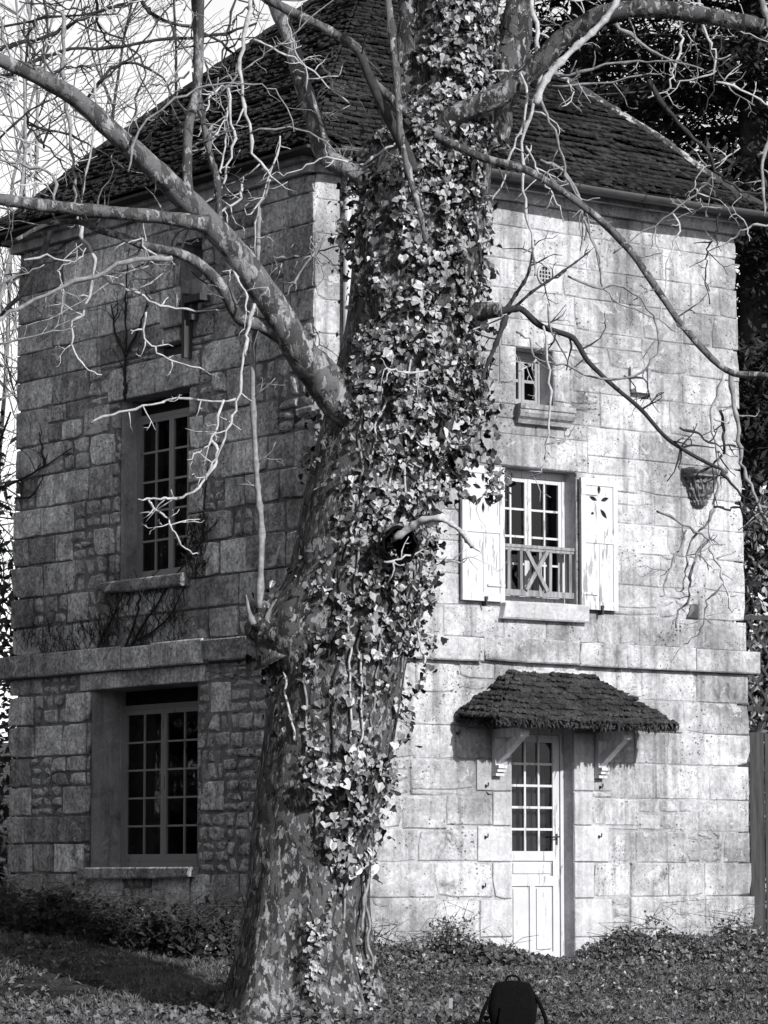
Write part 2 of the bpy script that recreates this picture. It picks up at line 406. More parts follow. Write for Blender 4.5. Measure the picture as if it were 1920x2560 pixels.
class Blocks: pass
def block(W, r, dep, gap, cham=0.010, jit=0.006, brk=0.0, tilt=0.0):
    """one dressed or rough stone: chamfered slab with an uneven outline"""
    a, b, c, d = r; a += gap; b -= gap; c += gap; d -= gap
    w, h = b - a, d - c
    ch = min(cham, w * 0.2, h * 0.2)
    pts = []
    nx = 3 if w > 0.3 else 2; nz = 2 if h > 0.2 else 1
    for i in range(nx): pts.append((lerp(a, b, i / nx), c))
    for i in range(nz): pts.append((b, lerp(c, d, i / nz)))
    for i in range(nx): pts.append((lerp(b, a, i / nx), d))
    for i in range(nz): pts.append((a, lerp(d, c, i / nz)))
    out = []
    for (x, z) in pts:
        corner = (x in (a, b)) and (z in (c, d)); j = jit
        if corner and RND.random() < brk:
            k = RND.uniform(0.01, 0.05); x += k if x == a else -k; z += k * 0.6 if z == c else -k * 0.6
        out.append((x + RND.uniform(-j, j * 0.4) * (1 if x >= (a + b) / 2 else -1), z + RND.uniform(-j, j * 0.4) * (1 if z >= (c + d) / 2 else -1)))
    cx, cz = (a + b) / 2, (c + d) / 2; n = len(out)
    sx = RND.uniform(-tilt, tilt); szz = RND.uniform(-tilt, tilt)
    v = [W.P(x, z, -0.10) for x, z in out]
    v += [W.P(x, z, dep - ch + sx * (x - cx) + szz * (z - cz)) for x, z in out]
    v += [W.P(x + math.copysign(ch * 1.3, cx - x), z + math.copysign(ch * 1.3, cz - z), dep + sx * (x - cx) + szz * (z - cz) + RND.uniform(-0.003, 0.003)) for x, z in out]
    v.append(W.P(cx, cz, dep + RND.uniform(0, 0.008)))
    f = []
    for i in range(n):
        k = (i + 1) % n
        f.append((i, k, n + k, n + i)); f.append((n + i, n + k, 2 * n + k, 2 * n + i)); f.append((2 * n + i, 2 * n + k, 3 * n))
    return v, f
def visible_px(W, r):
    p = W.P((r[0] + r[1]) / 2, (r[2] + r[3]) / 2); dy = p.y
    u = 960 + p.x / dy * FPX; v = 2180 - (p.z - CZ) / dy * FPX
    size = (r[1] - r[0]) * (r[3] - r[2])
    if 640 < u < 1090 and v > 450: size *= 0.02
    if v < 300: size *= 0.1
    return size
stones = []           # (wall, rect, depth, gap, cham, jit, brk, tilt, material)
# dressed jambs of the door, alternating long and short (picture rows of the quoins)
fixed_R = []
dq_l = [(1191, 1898, 1281, 1978), (1232, 1979, 1281, 2064), (1194, 2066, 1281, 2154), (1232, 2157, 1281, 2246), (1200, 2250, 1281, 2342), (1224, 2344, 1281, 2420)]
dq_r = [(1437, 1830, 1486, 1978), (1437, 1980, 1480, 2063), (1437, 2064, 1522, 2155), (1437, 2156, 1485, 2245), (1437, 2248, 1530, 2341), (1437, 2343, 1500, 2425)]
for q in dq_l:
    r = rsz(*q, RW); fixed_R.append((r[0], 2.434, r[2], r[3]))
for q in dq_r:
    r = rsz(*q, RW); fixed_R.append((3.24, r[1], r[2], r[3]))
fixed_R.append((2.1, 3.6, 3.05, 3.38))                      # door lintel
fixed_R.append((2.05, 3.45, 5.66, 5.98))                    # window lintel
fixed_R.append((2.33, 3.20, 6.88, 7.16)); fixed_R.append((2.30, 2.51, 6.50, 6.875)); fixed_R.append((3.01, 3.22, 6.36, 6.875))
for z0, z1, wl, wr in ((4.30, 4.66, 0.24, 0.40), (4.66, 5.02, 0.42, 0.24), (5.02, 5.36, 0.22, 0.45), (5.36, 5.655, 0.40, 0.22)):
    fixed_R.append((2.325 - wl, 2.325, z0, z1)); fixed_R.append((3.295, 3.295 + wr, z0, z1))
for r in fixed_R: stones.append((RW, r, 0.010 if r[3] < 3.1 else 0.004, 0.003 if r[3] < 3.1 else 0.0018, 0.006, 0.002, 0.05, 0.0, 'stone_dressed' if r[3] < 5.7 and r[3] < 3.1 else 'stone'))
fixed_L = [(2.0, 3.7, 6.50, 6.86), (1.85, 4.2, 3.49, 3.675)]
for r in fixed_L: stones.append((LW, r, 0.008, 0.004, 0.008, 0.003, 0.1, 0.0, 'stone_rough'))
def lay(W, z0, z1, hmin, hmax, wmin, wmax, ops, fixed, gap, dvar, rubble, extra=()):
    z = z0
    while z < z1 - 0.05:
        h = RND.uniform(hmin, hmax)
        if z1 - z - h < hmin * 0.6: h = z1 - z
        s = 0.004; e = end_s(z + h / 2) + RND.uniform(-0.02, 0.015) * (1 if z < 3 else 0.3)
        while s < e - 0.02:
            w = RND.uniform(wmin, wmax)
            if s < 0.01 or e - s < 0.9: w = RND.uniform(0.32, 0.62)
            if e - s - w < 0.22: w = e - s
            rr = [(s, s + w, z, z + h)]
            pr = rubble(s + w / 2, z + h / 2)
            if RND.random() < pr:
                m = RND.choice((2, 2, 3)); n2 = RND.choice((2, 3)) if w > 0.4 else 2
                rr = []
                zz = [z] + sorted(z + h * (i + RND.uniform(-0.15, 0.15)) / m for i in range(1, m)) + [z + h]
                for i in range(m):
                    xx = [s] + sorted(s + w * (k + RND.uniform(-0.25, 0.25)) / n2 for k in range(1, n2)) + [s + w]
                    for k in range(n2): rr.append((xx[k], xx[k + 1], zz[i], zz[i + 1]))
            for o in [OP[k] for k in ops] + list(fixed) + list(extra): rr = cut(rr, o)
            for r in rr:
                if r[1] - r[0] < 0.05 or r[3] - r[2] < 0.045: continue
                big = (r[1] - r[0]) * (r[3] - r[2]) > 0.06
                stones.append((W, r, RND.uniform(-dvar, dvar), gap * RND.uniform(0.5, 1.3), 0.008 if big else 0.014, 0.005 if big else 0.016, 0.22 if big else 0.5, 0.012 if big else 0.05, 'stone' if W is RW else 'stone_rough'))
            s += w
        z += h
lay(RW, Z0, ZS0, 0.31, 0.36, 0.42, 0.95, OPR, fixed_R, 0.0042, 0.0065, lambda s, z: 0.55 if z < 1.35 else (0.12 if s > 3.9 else 0.05))
lay(RW, ZS1, ZT, 0.29, 0.35, 0.5, 1.05, OPR, fixed_R, 0.0016, 0.0025, lambda s, z: 0.10 if s > 3.6 else 0.02)
lay(LW, Z0, ZS0, 0.29, 0.36, 0.34, 0.75, OPL, fixed_L, 0.010, 0.014, lambda s, z: 0.70 if s < 2 else (0.42 if s < 5 else 0.06))
lay(LW, ZS1, 6.6, 0.30, 0.36, 0.34, 0.75, OPL, fixed_L, 0.009, 0.013, lambda s, z: 0.50 if 3.3 < s < 5.0 else (0.10 if s > 5 else 0.30))
lay(LW, 6.6, ZT, 0.30, 0.38, 0.5, 1.0, OPL, fixed_L, 0.0045, 0.006, lambda s, z: 0.06)
order = sorted(range(len(stones)), key=lambda i: -visible_px(stones[i][0], stones[i][1]))
single = set(order[:296]); rest = {}
for i, (W, r, dep, gap, ch, jit, brk, tilt, mt) in enumerate(stones):
    v, f = block(W, r, dep, gap, ch, jit, brk, tilt)
    if i in single:
        m = MB(); m.poly(v, f); m.build('stone', mt, oR if W is RW else oL)
    else:
        rest.setdefault((W is RW, mt), MB()).poly(v, f)
for (isr, mt), m in rest.items():
    tag(m.build('rubble_stones', mt, oR if isr else oL), kind='stuff')

# string course: long blocks, slightly unlike each other
for W, joints in ((RW, (-0.09, 0.9, 2.03, 3.27, 3.90, 4.86, 5.77)), (LW, (0.0, 1.0, 1.8, 2.75, 3.3, 4.2, 5.1, 5.80))):
    for i in range(len(joints) - 1):
        z1 = ZS1 + RND.uniform(-0.012, 0.012)
        v, f = block(W, (joints[i], joints[i + 1], ZS0 + RND.uniform(-0.006, 0.006), z1), 0.085 + RND.uniform(-0.006, 0.006), 0.002, 0.010, 0.002, 0.06)
        m = MB(); m.poly(v, f); m.build('string_course_block', 'stone' if W is RW else 'stone_rough', oR if W is RW else oL)

# ---- windows and door
def bars(mb, W, frame, d0, d1):
    for r in frame: mb.wbox(W, r[0], r[1], r[2], r[3], d0, d1)
def window(W, key, z_top, z_bot, leaves, rows, mat, s_lim=None, fw=0.045, sash=0.040, munt=0.020, sw=0.0):
    """frame in the opening, casement leaves with glazing bars, one pane object per light"""
    a, b, c, d = OP[key]; q = -DEPTH[key]
    a0, b0 = (a, b) if s_lim is None else s_lim
    fr = MB(); e = 0.002
    ft = d - e if W is RW else z_top + fw
    fr.wbox(W, a0 + e, a0 + fw, z_bot, ft, q, q + 0.055); fr.wbox(W, b0 - fw, b0 - e, z_bot, ft, q, q + 0.055)
    if W is LW:
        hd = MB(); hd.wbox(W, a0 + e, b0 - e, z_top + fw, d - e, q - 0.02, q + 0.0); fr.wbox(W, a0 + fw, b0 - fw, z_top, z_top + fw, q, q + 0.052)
    else: fr.wbox(W, a0 + fw, b0 - fw, z_top, d - e, q, q + 0.052)
    fr.wbox(W, a0 + fw, b0 - fw, z_bot, z_bot + fw, q, q + 0.057)
    win = fr.build('window', mat, house)
    if W is LW: hd.build('lintel_shade_board', 'dark_room_and_shade', win)  # near-black board, shadow under the lintel put into its colour
    x = a0 + fw; total = sum(leaves); wid = b0 - a0 - 2 * fw
    for lf in leaves:
        w = wid * lf / total; cs = MB(); lo, hi = x + 0.002, x + w - 0.002; zb, zt = z_bot + fw + 0.002, z_top - 0.002
        cs.wbox(W, lo, lo + sash, zb, zt, q + 0.01, q + 0.05); cs.wbox(W, hi - sash, hi, zb, zt, q + 0.01, q + 0.05)
        cs.wbox(W, lo + sash, hi - sash, zt - sash, zt, q + 0.012, q + 0.048); cs.wbox(W, lo + sash, hi - sash, zb, zb + sash * 1.5, q + 0.012, q + 0.048)
        gx = [lo + sash + (hi - lo - 2 * sash) * i / lf for i in range(lf + 1)]
        gz_ = [zb + sash * 1.5 + (zt - zb - 2.5 * sash) * i / rows for i in range(rows + 1)]
        for i in range(1, lf): cs.wbox(W, gx[i] - munt / 2, gx[i] + munt / 2, gz_[0], gz_[-1], q + 0.015, q + 0.044)
        for i in range(1, rows):
            for k in range(lf):
                cs.wbox(W, gx[k] + (munt / 2 if k else 0), gx[k + 1] - (munt / 2 if k < lf - 1 else 0), gz_[i] - munt / 2, gz_[i] + munt / 2, q + 0.017, q + 0.042)
        cs.build('casement', mat, win)
        for i in range(lf):
            for k in range(rows):
                pn = MB(); j = RND.uniform(-0.002, 0.002)
                pq = [W.P(gx[i], gz_[k], q + 0.026 + j), W.P(gx[i + 1], gz_[k], q + 0.026), W.P(gx[i + 1], gz_[k + 1], q + 0.026 - j), W.P(gx[i], gz_[k + 1], q + 0.026)]
                pn.quad(*(pq if W is RW else pq[::-1]))
                pn.build('pane', 'glass', win)
        x += w
    return win
def sill(W, a, b, z0, z1, d1, mat, parent, d0=-0.2):
    v, f = block(W, (a, b, z0, z1), d1, 0.0, 0.012, 0.004, 0.3); m = MB(); m.poly(v, f)
    m.wbox(W, a + 0.06, b - 0.06, z0 + 0.012, z1 - 0.012, d0, -0.09)
    return m.build('sill', mat, parent)
w = window(RW, 'win_r', 5.575, 4.315, (2, 2), 4, 'white_paint', None, 0.04, 0.042, 0.022)
sill(RW, 2.27, 3.40, 4.115, 4.295, 0.085, 'stone_dressed', w)
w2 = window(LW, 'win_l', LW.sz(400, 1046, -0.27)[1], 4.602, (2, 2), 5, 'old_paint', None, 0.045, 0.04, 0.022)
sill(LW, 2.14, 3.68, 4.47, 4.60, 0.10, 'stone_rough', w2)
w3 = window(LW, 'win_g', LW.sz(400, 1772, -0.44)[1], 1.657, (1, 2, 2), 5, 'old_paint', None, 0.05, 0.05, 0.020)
sill(LW, 1.96, 4.08, 1.53, 1.65, 0.10, 'stone_rough', w3)
w4 = window(RW, 'win_top', 6.80, 6.30, (1, 1), 2, 'old_paint', None, 0.03, 0.035, 0.03)
# moulded sill of the small window: profile swept along the wall
prof = [(0.0, 0.005), (0.13, 0.005), (0.13, -0.045), (0.115, -0.055), (0.125, -0.085), (0.11, -0.125), (0.075, -0.15), (0.06, -0.19), (0.0, -0.20)]
m = MB(); a, b = 2.47, 3.19
for s_ in (a, b): m.v += [tuple(RW.P(s_ + (p[0] * 0.25 - 0.03 if s_ == b else -p[0] * 0.25 + 0.03), 6.285 + p[1], p[0])) for p in prof]
n = len(prof); m.f = [(i, (i + 1) % n, n + (i + 1) % n, n + i) for i in range(n)] + [tuple(range(n))[::-1], tuple(range(n, 2 * n))]
m.build('sill', 'stone', w4)

# railing of the tall window
rail = MB(); d0, d1 = -0.075, -0.035
za, zb = 4.42, 4.845
def rsz1(u, v, d): return RW.sz(u, v, d)
rail.wbox(RW, 2.335, 3.285, zb, zb + 0.03, -0.09, -0.02); rail.wbox(RW, 2.335, 3.285, zb - 0.03, zb, -0.08, -0.03)
ro = rail.build('top_rail', 'wood', w)
rail = MB(); rail.wbox(RW, 2.335, 3.285, za - 0.06, za, -0.08, -0.028); rail.build('bottom_rail', 'wood', w)
for u in (1270, 1302, 1349, 1374, 1424):
    s_ = RW.sz(u, 1450, -0.05)[0]
    if s_ < 3.27:
        b_ = MB(); b_.wbar(RW, s_, za, s_ + RND.uniform(-0.006, 0.006), zb - 0.03, 0.036, d0, d1); b_.build('baluster', 'wood', w)
for (u0, u1) in ((1310, 1362), (1362, 1310)):
    b_ = MB(); e = 0.006 if u0 < u1 else 0.0
    b_.wbar(RW, RW.sz(u0, 1395, -0.05)[0], zb - 0.03, RW.sz(u1, 1480, -0.05)[0], za, 0.042, d0 + e + 0.045, d1 + e + 0.03); b_.build('cross_brace', 'wood', w)

# shutters with pierced fleurons
def leafpts(cx, cz, ang, ln, wd, n=5):
    pts = []
    for i in range(n + 1): t = i / n; pts.append((t * ln, math.sin(math.pi * t) * wd / 2))
    for i in range(n - 1, 0, -1): t = i / n; pts.append((t * ln, -math.sin(math.pi * t) * wd / 2))
    ca, sa = math.cos(ang), math.sin(ang)
    return [(cx + x * ca - y * sa, cz + x * sa + y * ca) for x, y in pts]
def plate(mb, W, outer, holes, d0, d1):
    loops = [outer] + holes
    tri = geometry.tessellate_polygon([[Vector((x, z, 0)) for x, z in l] for l in loops])
    flat = [p for l in loops for p in l]
    for d in (d0, d1): mb.poly([W.P(x, z, d) for x, z in flat], [tuple(t) for t in tri])
    for l in loops:
        n = len(l); mb.poly([W.P(x, z, d0) for x, z in l] + [W.P(x, z, d1) for x, z in l], [(i, (i + 1) % n, n + (i + 1) % n, n + i) for i in range(n)])
def shutter(a, b, z0, z1, whole, d0):
    W = RW; st = 0.062; d1 = d0 + 0.032; zm = lerp(z0, z1, 0.535)
    m = MB()
    m.wbox(W, a, a + st, z0, z1, d0, d1); m.wbox(W, b - st, b, z0, z1, d0, d1)
    m.wbox(W, a + st, b - st, z0, z0 + 0.085, d0 + 0.001, d1 - 0.001); m.wbox(W, a + st, b - st, z1 - 0.075, z1, d0 + 0.001, d1 - 0.001)
    m.wbox(W, a + st, b - st, zm - 0.04, zm + 0.045, d0 + 0.001, d1 - 0.001)
    sh = m.build('shutter', 'white_paint', house)
    mid = (a + b) / 2
    for x0, x1 in ((a + st, mid - 0.002), (mid + 0.002, b - st)):
        p = MB(); p.wbox(W, x0, x1, z0 + 0.085, zm - 0.04, d0 + 0.006, d1 - 0.010); p.build('plank', 'white_paint', sh)
    cz = lerp(zm, z1, 0.54); hs = []
    hs.append(leafpts(mid, cz + 0.085, math.pi / 2, 0.085, 0.034))
    hs.append(leafpts(mid + 0.018, cz + 0.035, math.radians(18), 0.09, 0.036)); hs.append(leafpts(mid - 0.018, cz + 0.035, math.radians(162), 0.09, 0.036))
    hs.append(leafpts(mid + 0.012, cz - 0.035, math.radians(-48), 0.105, 0.04))
    if whole:
        hs.append(leafpts(mid - 0.012, cz - 0.035, math.radians(228), 0.105, 0.036)); hs.append(leafpts(mid, cz - 0.075, math.radians(270), 0.095, 0.030))
    else:
        hs.append(leafpts(mid - 0.05, cz - 0.07, math.radians(200), 0.04, 0.026))
    hs = [[(mid + (x - mid) * 1.28, cz + 0.02 + (z - cz) * 1.22) for x, z in l] for l in hs]
    p = MB(); plate(p, W, [(a + st, zm + 0.045), (b - st, zm + 0.045), (b - st, z1 - 0.075), (a + st, z1 - 0.075)], hs, d0 + 0.006, d1 - 0.010)
    tag(p.build('pierced_panel', 'white_paint', sh), 'upper shutter panel pierced with a leafy fleuron')
    p = MB(); p.wbox(W, a + st, b - st, zm + 0.045, z1 - 0.075, d0 + 0.001, d0 + 0.004); p.build('panel_backing', 'dark_room_and_shade', sh)  # dark sheet added behind the piercings so they read dark
    k = MB(); s_ = mid + 0.02
    k.wbox(W, s_ - 0.008, s_ + 0.008, z0 - 0.05, z0 + 0.012, 0.012, d1 + 0.02); k.wbox(W, s_ - 0.016, s_ + 0.016, z0 + 0.012, z0 + 0.045, d1 + 0.004, d1 + 0.02)
    k.build('shutter_catch', 'iron', sh)
    for z in (lerp(z0, z1, 0.12), lerp(z0, z1, 0.88)):
        h_ = MB(); e_ = b if a < 2.3 else a; sg = -1 if a < 2.3 else 1
        h_.wbox(W, min(e_, e_ + sg * 0.22), max(e_, e_ + sg * 0.22), z - 0.012, z + 0.012, d1 + 0.001, d1 + 0.005); h_.build('strap_hinge', 'white_paint', sh)
    return sh
tag(shutter(*[x for x in (RW.sz(1152, 1300, 0.04)[0], 2.305)], 4.275, 5.625, True, 0.035), 'left white shutter half hidden behind ivy leaves')
tag(shutter(3.306, RW.sz(1541, 1350, 0.04)[0], 4.255, 5.60, False, 0.035), 'right white shutter with a broken fleuron')

# door
a, b, c, d = OP['door']; q = -DEPTH['door']; zb = 0.715
fr = MB()
fr.wbox(RW, a + 0.002, a + 0.045, zb, d - 0.002, q, q + 0.06); fr.wbox(RW, b - 0.045, b - 0.002, zb, d - 0.002, q, q + 0.06); fr.wbox(RW, a + 0.045, b - 0.045, 2.98, d - 0.002, q, q + 0.057)
door = fr.build('door', 'white_paint', house)
x0, x1 = a + 0.05, b - 0.05; lf = MB(); dd0, dd1 = q + 0.005, q + 0.045
zg0 = RW.sz(1350, 2128, q)[1]; zg1 = 2.90; st = 0.085
lf.wbox(RW, x0, x0 + st, zb + 0.005, 2.975, dd0, dd1); lf.wbox(RW, x1 - st, x1, zb + 0.005, 2.975, dd0, dd1)
zr = [zb + 0.005, RW.sz(1350, 2379, q)[1], RW.sz(1350, 2215, q)[1], RW.sz(1350, 2190, q)[1], RW.sz(1350, 2152, q)[1], zg0]
lf.wbox(RW, x0 + st, x1 - st, zr[0], zr[1], dd0 + 0.001, dd1 - 0.001); lf.wbox(RW, x0 + st, x1 - st, zr[2], zr[3], dd0 + 0.001, dd1 - 0.001)
lf.wbox(RW, x0 + st, x1 - st, zr[4], zr[5], dd0 + 0.001, dd1 - 0.001); lf.wbox(RW, x0 + st, x1 - st, zg1, 2.975, dd0 + 0.001, dd1 - 0.001)
xm = (x0 + x1) / 2
lf.wbox(RW, xm - 0.035, xm + 0.035, zr[1], zr[2], dd0 + 0.002, dd1 - 0.002)
cols, rows = 3, 5
gx = [lerp(x0 + st, x1 - st, i / cols) for i in range(cols + 1)]; gq = [lerp(zg0, zg1, i / rows) for i in range(rows + 1)]
for i in (1, 2): lf.wbox(RW, gx[i] - 0.012, gx[i] + 0.012, zg0, zg1, dd0 + 0.008, dd1 - 0.004)
for k in range(1, rows):
    for i in range(cols): lf.wbox(RW, gx[i] + (0.012 if i else 0), gx[i + 1] - (0.012 if i < 2 else 0), gq[k] - 0.012, gq[k] + 0.012, dd0 + 0.010, dd1 - 0.006)
leaf = lf.build('door_leaf', 'white_paint', door)
for (p0, p1, z0, z1) in ((x0 + st, xm - 0.035, zr[1], zr[2]), (xm + 0.035, x1 - st, zr[1], zr[2]), (x0 + st, x1 - st, zr[3], zr[4])):
    pm = MB(); pm.wbox(RW, p0, p1, z0, z1, dd0 + 0.004, dd1 - 0.020); pm.wbox(RW, p0 + 0.025, p1 - 0.025, z0 + 0.025, z1 - 0.025, dd1 - 0.020, dd1 - 0.008); pm.build('door_panel', 'white_paint', door)
for i in range(cols):
    for k in range(rows):
        pn = MB(); j = RND.uniform(-0.002, 0.002)
        pn.quad(RW.P(gx[i], gq[k], q + 0.024 + j), RW.P(gx[i + 1], gq[k], q + 0.024), RW.P(gx[i + 1], gq[k + 1], q + 0.024 - j), RW.P(gx[i], gq[k + 1], q + 0.024)); pn.build('pane', 'glass', door)
hd = MB(); hs_ = x1 - 0.04; hz_ = RW.sz(1389, 2097, q)[1]
hd.wbox(RW, hs_ - 0.014, hs_ + 0.014, hz_ - 0.06, hz_ + 0.05, dd1, dd1 + 0.006); hd.tube([RW.P(hs_, hz_ + 0.02, dd1), RW.P(hs_, hz_ + 0.02, dd1 + 0.05), RW.P(hs_ - 0.02, hz_ + 0.02, dd1 + 0.055), RW.P(hs_ - 0.09, hz_ + 0.015, dd1 + 0.055)], [0.008] * 4, 6)
hd.build('door_handle', 'iron', door)
def curtain(W, a, b, z0, z1, d, parent, name='curtain'):
    m = MB(); n = 40
    for i in range(n + 1):
        s_ = lerp(a, b, i / n); w_ = 0.018 * math.sin(i * 1.9 + math.sin(i * 0.7) * 2)
        m.v += [tuple(W.P(s_, z0, d + w_)), tuple(W.P(s_, z1, d + w_ * 0.5))]
    m.f = [(2 * i, 2 * i + 2, 2 * i + 3, 2 * i + 1) for i in range(n)]
    return m.build(name, 'curtain', parent, True)
curtain(RW, x0 + 0.03, xm + 0.07, zg0 - 0.02, gq[4], q - 0.07, door); curtain(RW, xm + 0.10, x1 - 0.03, zg0 - 0.02, gq[4], q - 0.08, door)
curtain(LW, 2.25, 2.50, 4.65, 6.2, -0.36, w2); curtain(LW, 3.18, 3.42, 4.65, 6.2, -0.36, w2); curtain(LW, 2.05, 2.45, 1.7, 3.2, -0.55, w3); curtain(LW, 3.35, 3.9, 1.7, 3.2, -0.55, w3)
ds = MB(); v, f = block(RW, (a - 0.06, b + 0.06, 0.55, 0.712), 0.09, 0, 0.012, 0.004); ds.poly(v, f); ds.wbox(RW, a, b, 0.56, 0.70, q - 0.05, -0.05); ds.build('door_step', 'stone_dressed', door)

# iron pins for lost shutters
for (u, v_) in ((1217, 1965), (1216, 2093), (1210, 2217), (1503, 1968), (1500, 2092), (1146, 1833)):
    s_, z_ = RW.sz(u, v_, 0.03); k = MB()
    k.tube([RW.P(s_, z_, 0.0), RW.P(s_, z_, 0.05), RW.P(s_, z_ + 0.010, 0.056), RW.P(s_, z_ + 0.035, 0.056)], [0.007] * 4, 6); k.wbox(RW, s_ - 0.012, s_ + 0.012, z_ - 0.015, z_ + 0.015, 0.012, 0.018)
    k.build('iron_pin', 'iron', house)
# round vent with grid
vs_, vz = RW.sz(1359, 687); vt = MB(); ring = [(vs_ + 0.095 * math.cos(2 * math.pi * i / 24), vz + 0.105 * math.sin(2 * math.pi * i / 24)) for i in range(24)]
inner = [(vs_ + 0.075 * math.cos(2 * math.pi * i / 24), vz + 0.083 * math.sin(2 * math.pi * i / 24)) for i in range(24)]
plate(vt, RW, ring, [inner], -0.01, 0.022)
vo = vt.build('round_vent', 'stone', house)
vb = MB(); vb.poly([RW.P(x, z, 0.0165) for x, z in inner], [tuple(range(24))]); vb.build('vent_hole', 'dark_room_and_shade', vo)
vg = MB()
for k in (-0.04, 0, 0.04):
    hh = math.sqrt(0.075 ** 2 - k * k); vg.wbox(RW, vs_ + k - 0.006, vs_ + k + 0.006, vz - hh, vz + hh, 0.017, 0.021); vg.wbox(RW, vs_ - hh, vs_ + hh, vz + k - 0.006, vz + k + 0.006, 0.0172, 0.0208)
vg.build('vent_grid', 'stone', vo)
# small blocked niche: shallow frame with a shadowed ledge
r = rsz(1578, 918, 1617, 974, RW); k = MB()
k.wbox(RW, r[0] - 0.03, r[0], r[2] - 0.02, r[3], 0.003, 0.03); k.wbox(RW, r[1], r[1] + 0.03, r[2] - 0.02, r[3], 0.003, 0.026); k.wbox(RW, r[0] - 0.01, r[1] + 0.02, r[2] - 0.05, r[2] - 0.01, 0.002, 0.075)
k.build('niche_ledge', 'stone', house)
r = rsz(1716, 1508, 1746, 1548, RW); k = MB(); v, f = block(RW, r, 0.016, 0, 0.01, 0.008, 0.5); k.poly(v, f); tag(k.build('iron_plate', 'zinc', house), 'dark square plate set in the lit wall')

# carved corbel: stepped top slab over a tapering bowl with ribs of foliage
cs, cz_ = RW.sz(1744, 1225); cb = MB()
prof = [(0.0, 0.21, 0.235), (0.0, 0.185, 0.24), (0.0, 0.165, 0.225), (0.0, 0.145, 0.205), (0, 0.125, 0.215), (0, 0.11, 0.175), (0, 0.05, 0.16), (0, -0.02, 0.145), (0, -0.08, 0.115), (0, -0.115, 0.085), (0, -0.13, 0.10), (0, -0.165, 0.075), (0, -0.19, 0.02)]
ns = 41
for i, (_, z, r_) in enumerate(prof):
    for k in range(ns):
        t_ = math.pi * k / (ns - 1); rr_ = r_
        if i > 4: rr_ *= 1 + 0.13 * math.sin(k * 1.35 + i * 1.7) + 0.06 * math.sin(k * 2.9 - i)
        sq = 1.0 if i > 4 else 1.0 / max(abs(math.cos(t_)), abs(math.sin(t_)) , 0.75)
        cb.v.append(tuple(RW.P(cs + rr_ * 1.02 * sq * math.cos(t_), cz_ + z, 0.012 + rr_ * 0.95 * sq * math.sin(t_))))
for i in range(len(prof) - 1):
    for k in range(ns - 1): cb.f.append((i * ns + k, i * ns + k + 1, (i + 1) * ns + k + 1, (i + 1) * ns + k))
cb.f.append(tuple(range(ns)))
co = cb.build('carved_corbel', stone_mat('sooty_corbel_stone', 0.07, 0.24, 0.0, 1, 1, 0.5), house); tag(co, 'dark carved corbel sticking out of the lit wall')
for row, (z, rr_, n_) in enumerate(((0.075, 0.160, 6), (0.0, 0.145, 5), (-0.07, 0.11, 4))):
    for k in range(n_):
        t_ = math.pi * (k + 0.5) / n_; p = RW.P(cs + rr_ * math.cos(t_), cz_ + z, 0.012 + rr_ * 0.95 * math.sin(t_))
        kb = bmesh.new(); bmesh.ops.create_icosphere(kb, subdivisions=2, radius=0.028 - 0.003 * row)
        for vv in kb.verts: vv.co = Vector((vv.co.x * 1.25, vv.co.y, vv.co.z * 0.9)) * (1 + 0.25 * noise.noise(vv.co * 40 + Vector((k, row, 0)))) + p
        me = bpy.data.meshes.new('carved_leaf'); kb.to_mesh(me); kb.free(); me.materials.append(co.data.materials[0]); link('carved_leaf', me, co)

# wooden remains by the blind slit of the shaded wall
m = MB(); a, b, c, d = OP['slit']
m.wbox(LW, a + 0.002, b - 0.002, c, 7.62, -0.28, -0.07); m.build('infill', 'render', house)
m = MB(); m.wbox(LW, a - 0.01, b + 0.05, d + 0.005, d + 0.05, 0.012, 0.06); m.build('slit_ledge', 'stone', house)
r = rsz(410, 776, 466, 816, LW); m = MB(); v, f = block(LW, (r[0] - 0.02, r[1], r[2] + 0.02, r[3]), 0.06, 0, 0.012, 0.006, 0.3); m.poly(v, f); m.build('loose_block', 'stone', house)
for (u, v0, v1, dd) in ((470, 735, 895, 0.11), (484, 742, 800, 0.09)):
    s_, zt_ = LW.sz(u, v0, 0.05); zb_ = LW.sz(u, v1, 0.05)[1]; m = MB(); m.wbox(LW, s_ - 0.025, s_ + 0.025, zb_, zt_, 0.013, dd); m.build('old_board', 'wood_dark', house)
m = MB(); s0_, z0_ = LW.sz(478, 752, 0.05); s1_, z1_ = LW.sz(518, 742, 0.05); m.wbar(LW, s1_, z1_, s0_, z0_, 0.07, 0.02, 0.14); m.build('old_board', 'wood_dark', house)
m = MB(); p0 = LW.P(*LW.sz(503, 664), 0.0); p1 = at(536, 658, p0.y - 0.35); m.tube([p0, p1], [0.018, 0.016], 8); m.build('iron_peg', 'iron', house)
m = MB(); a, b, c, d = OP['niche']; m.wbox(LW, a + 0.01, b - 0.01, c + 0.01, d - 0.03, -0.15, -0.10); m.build('niche_board', 'wood_dark', house)

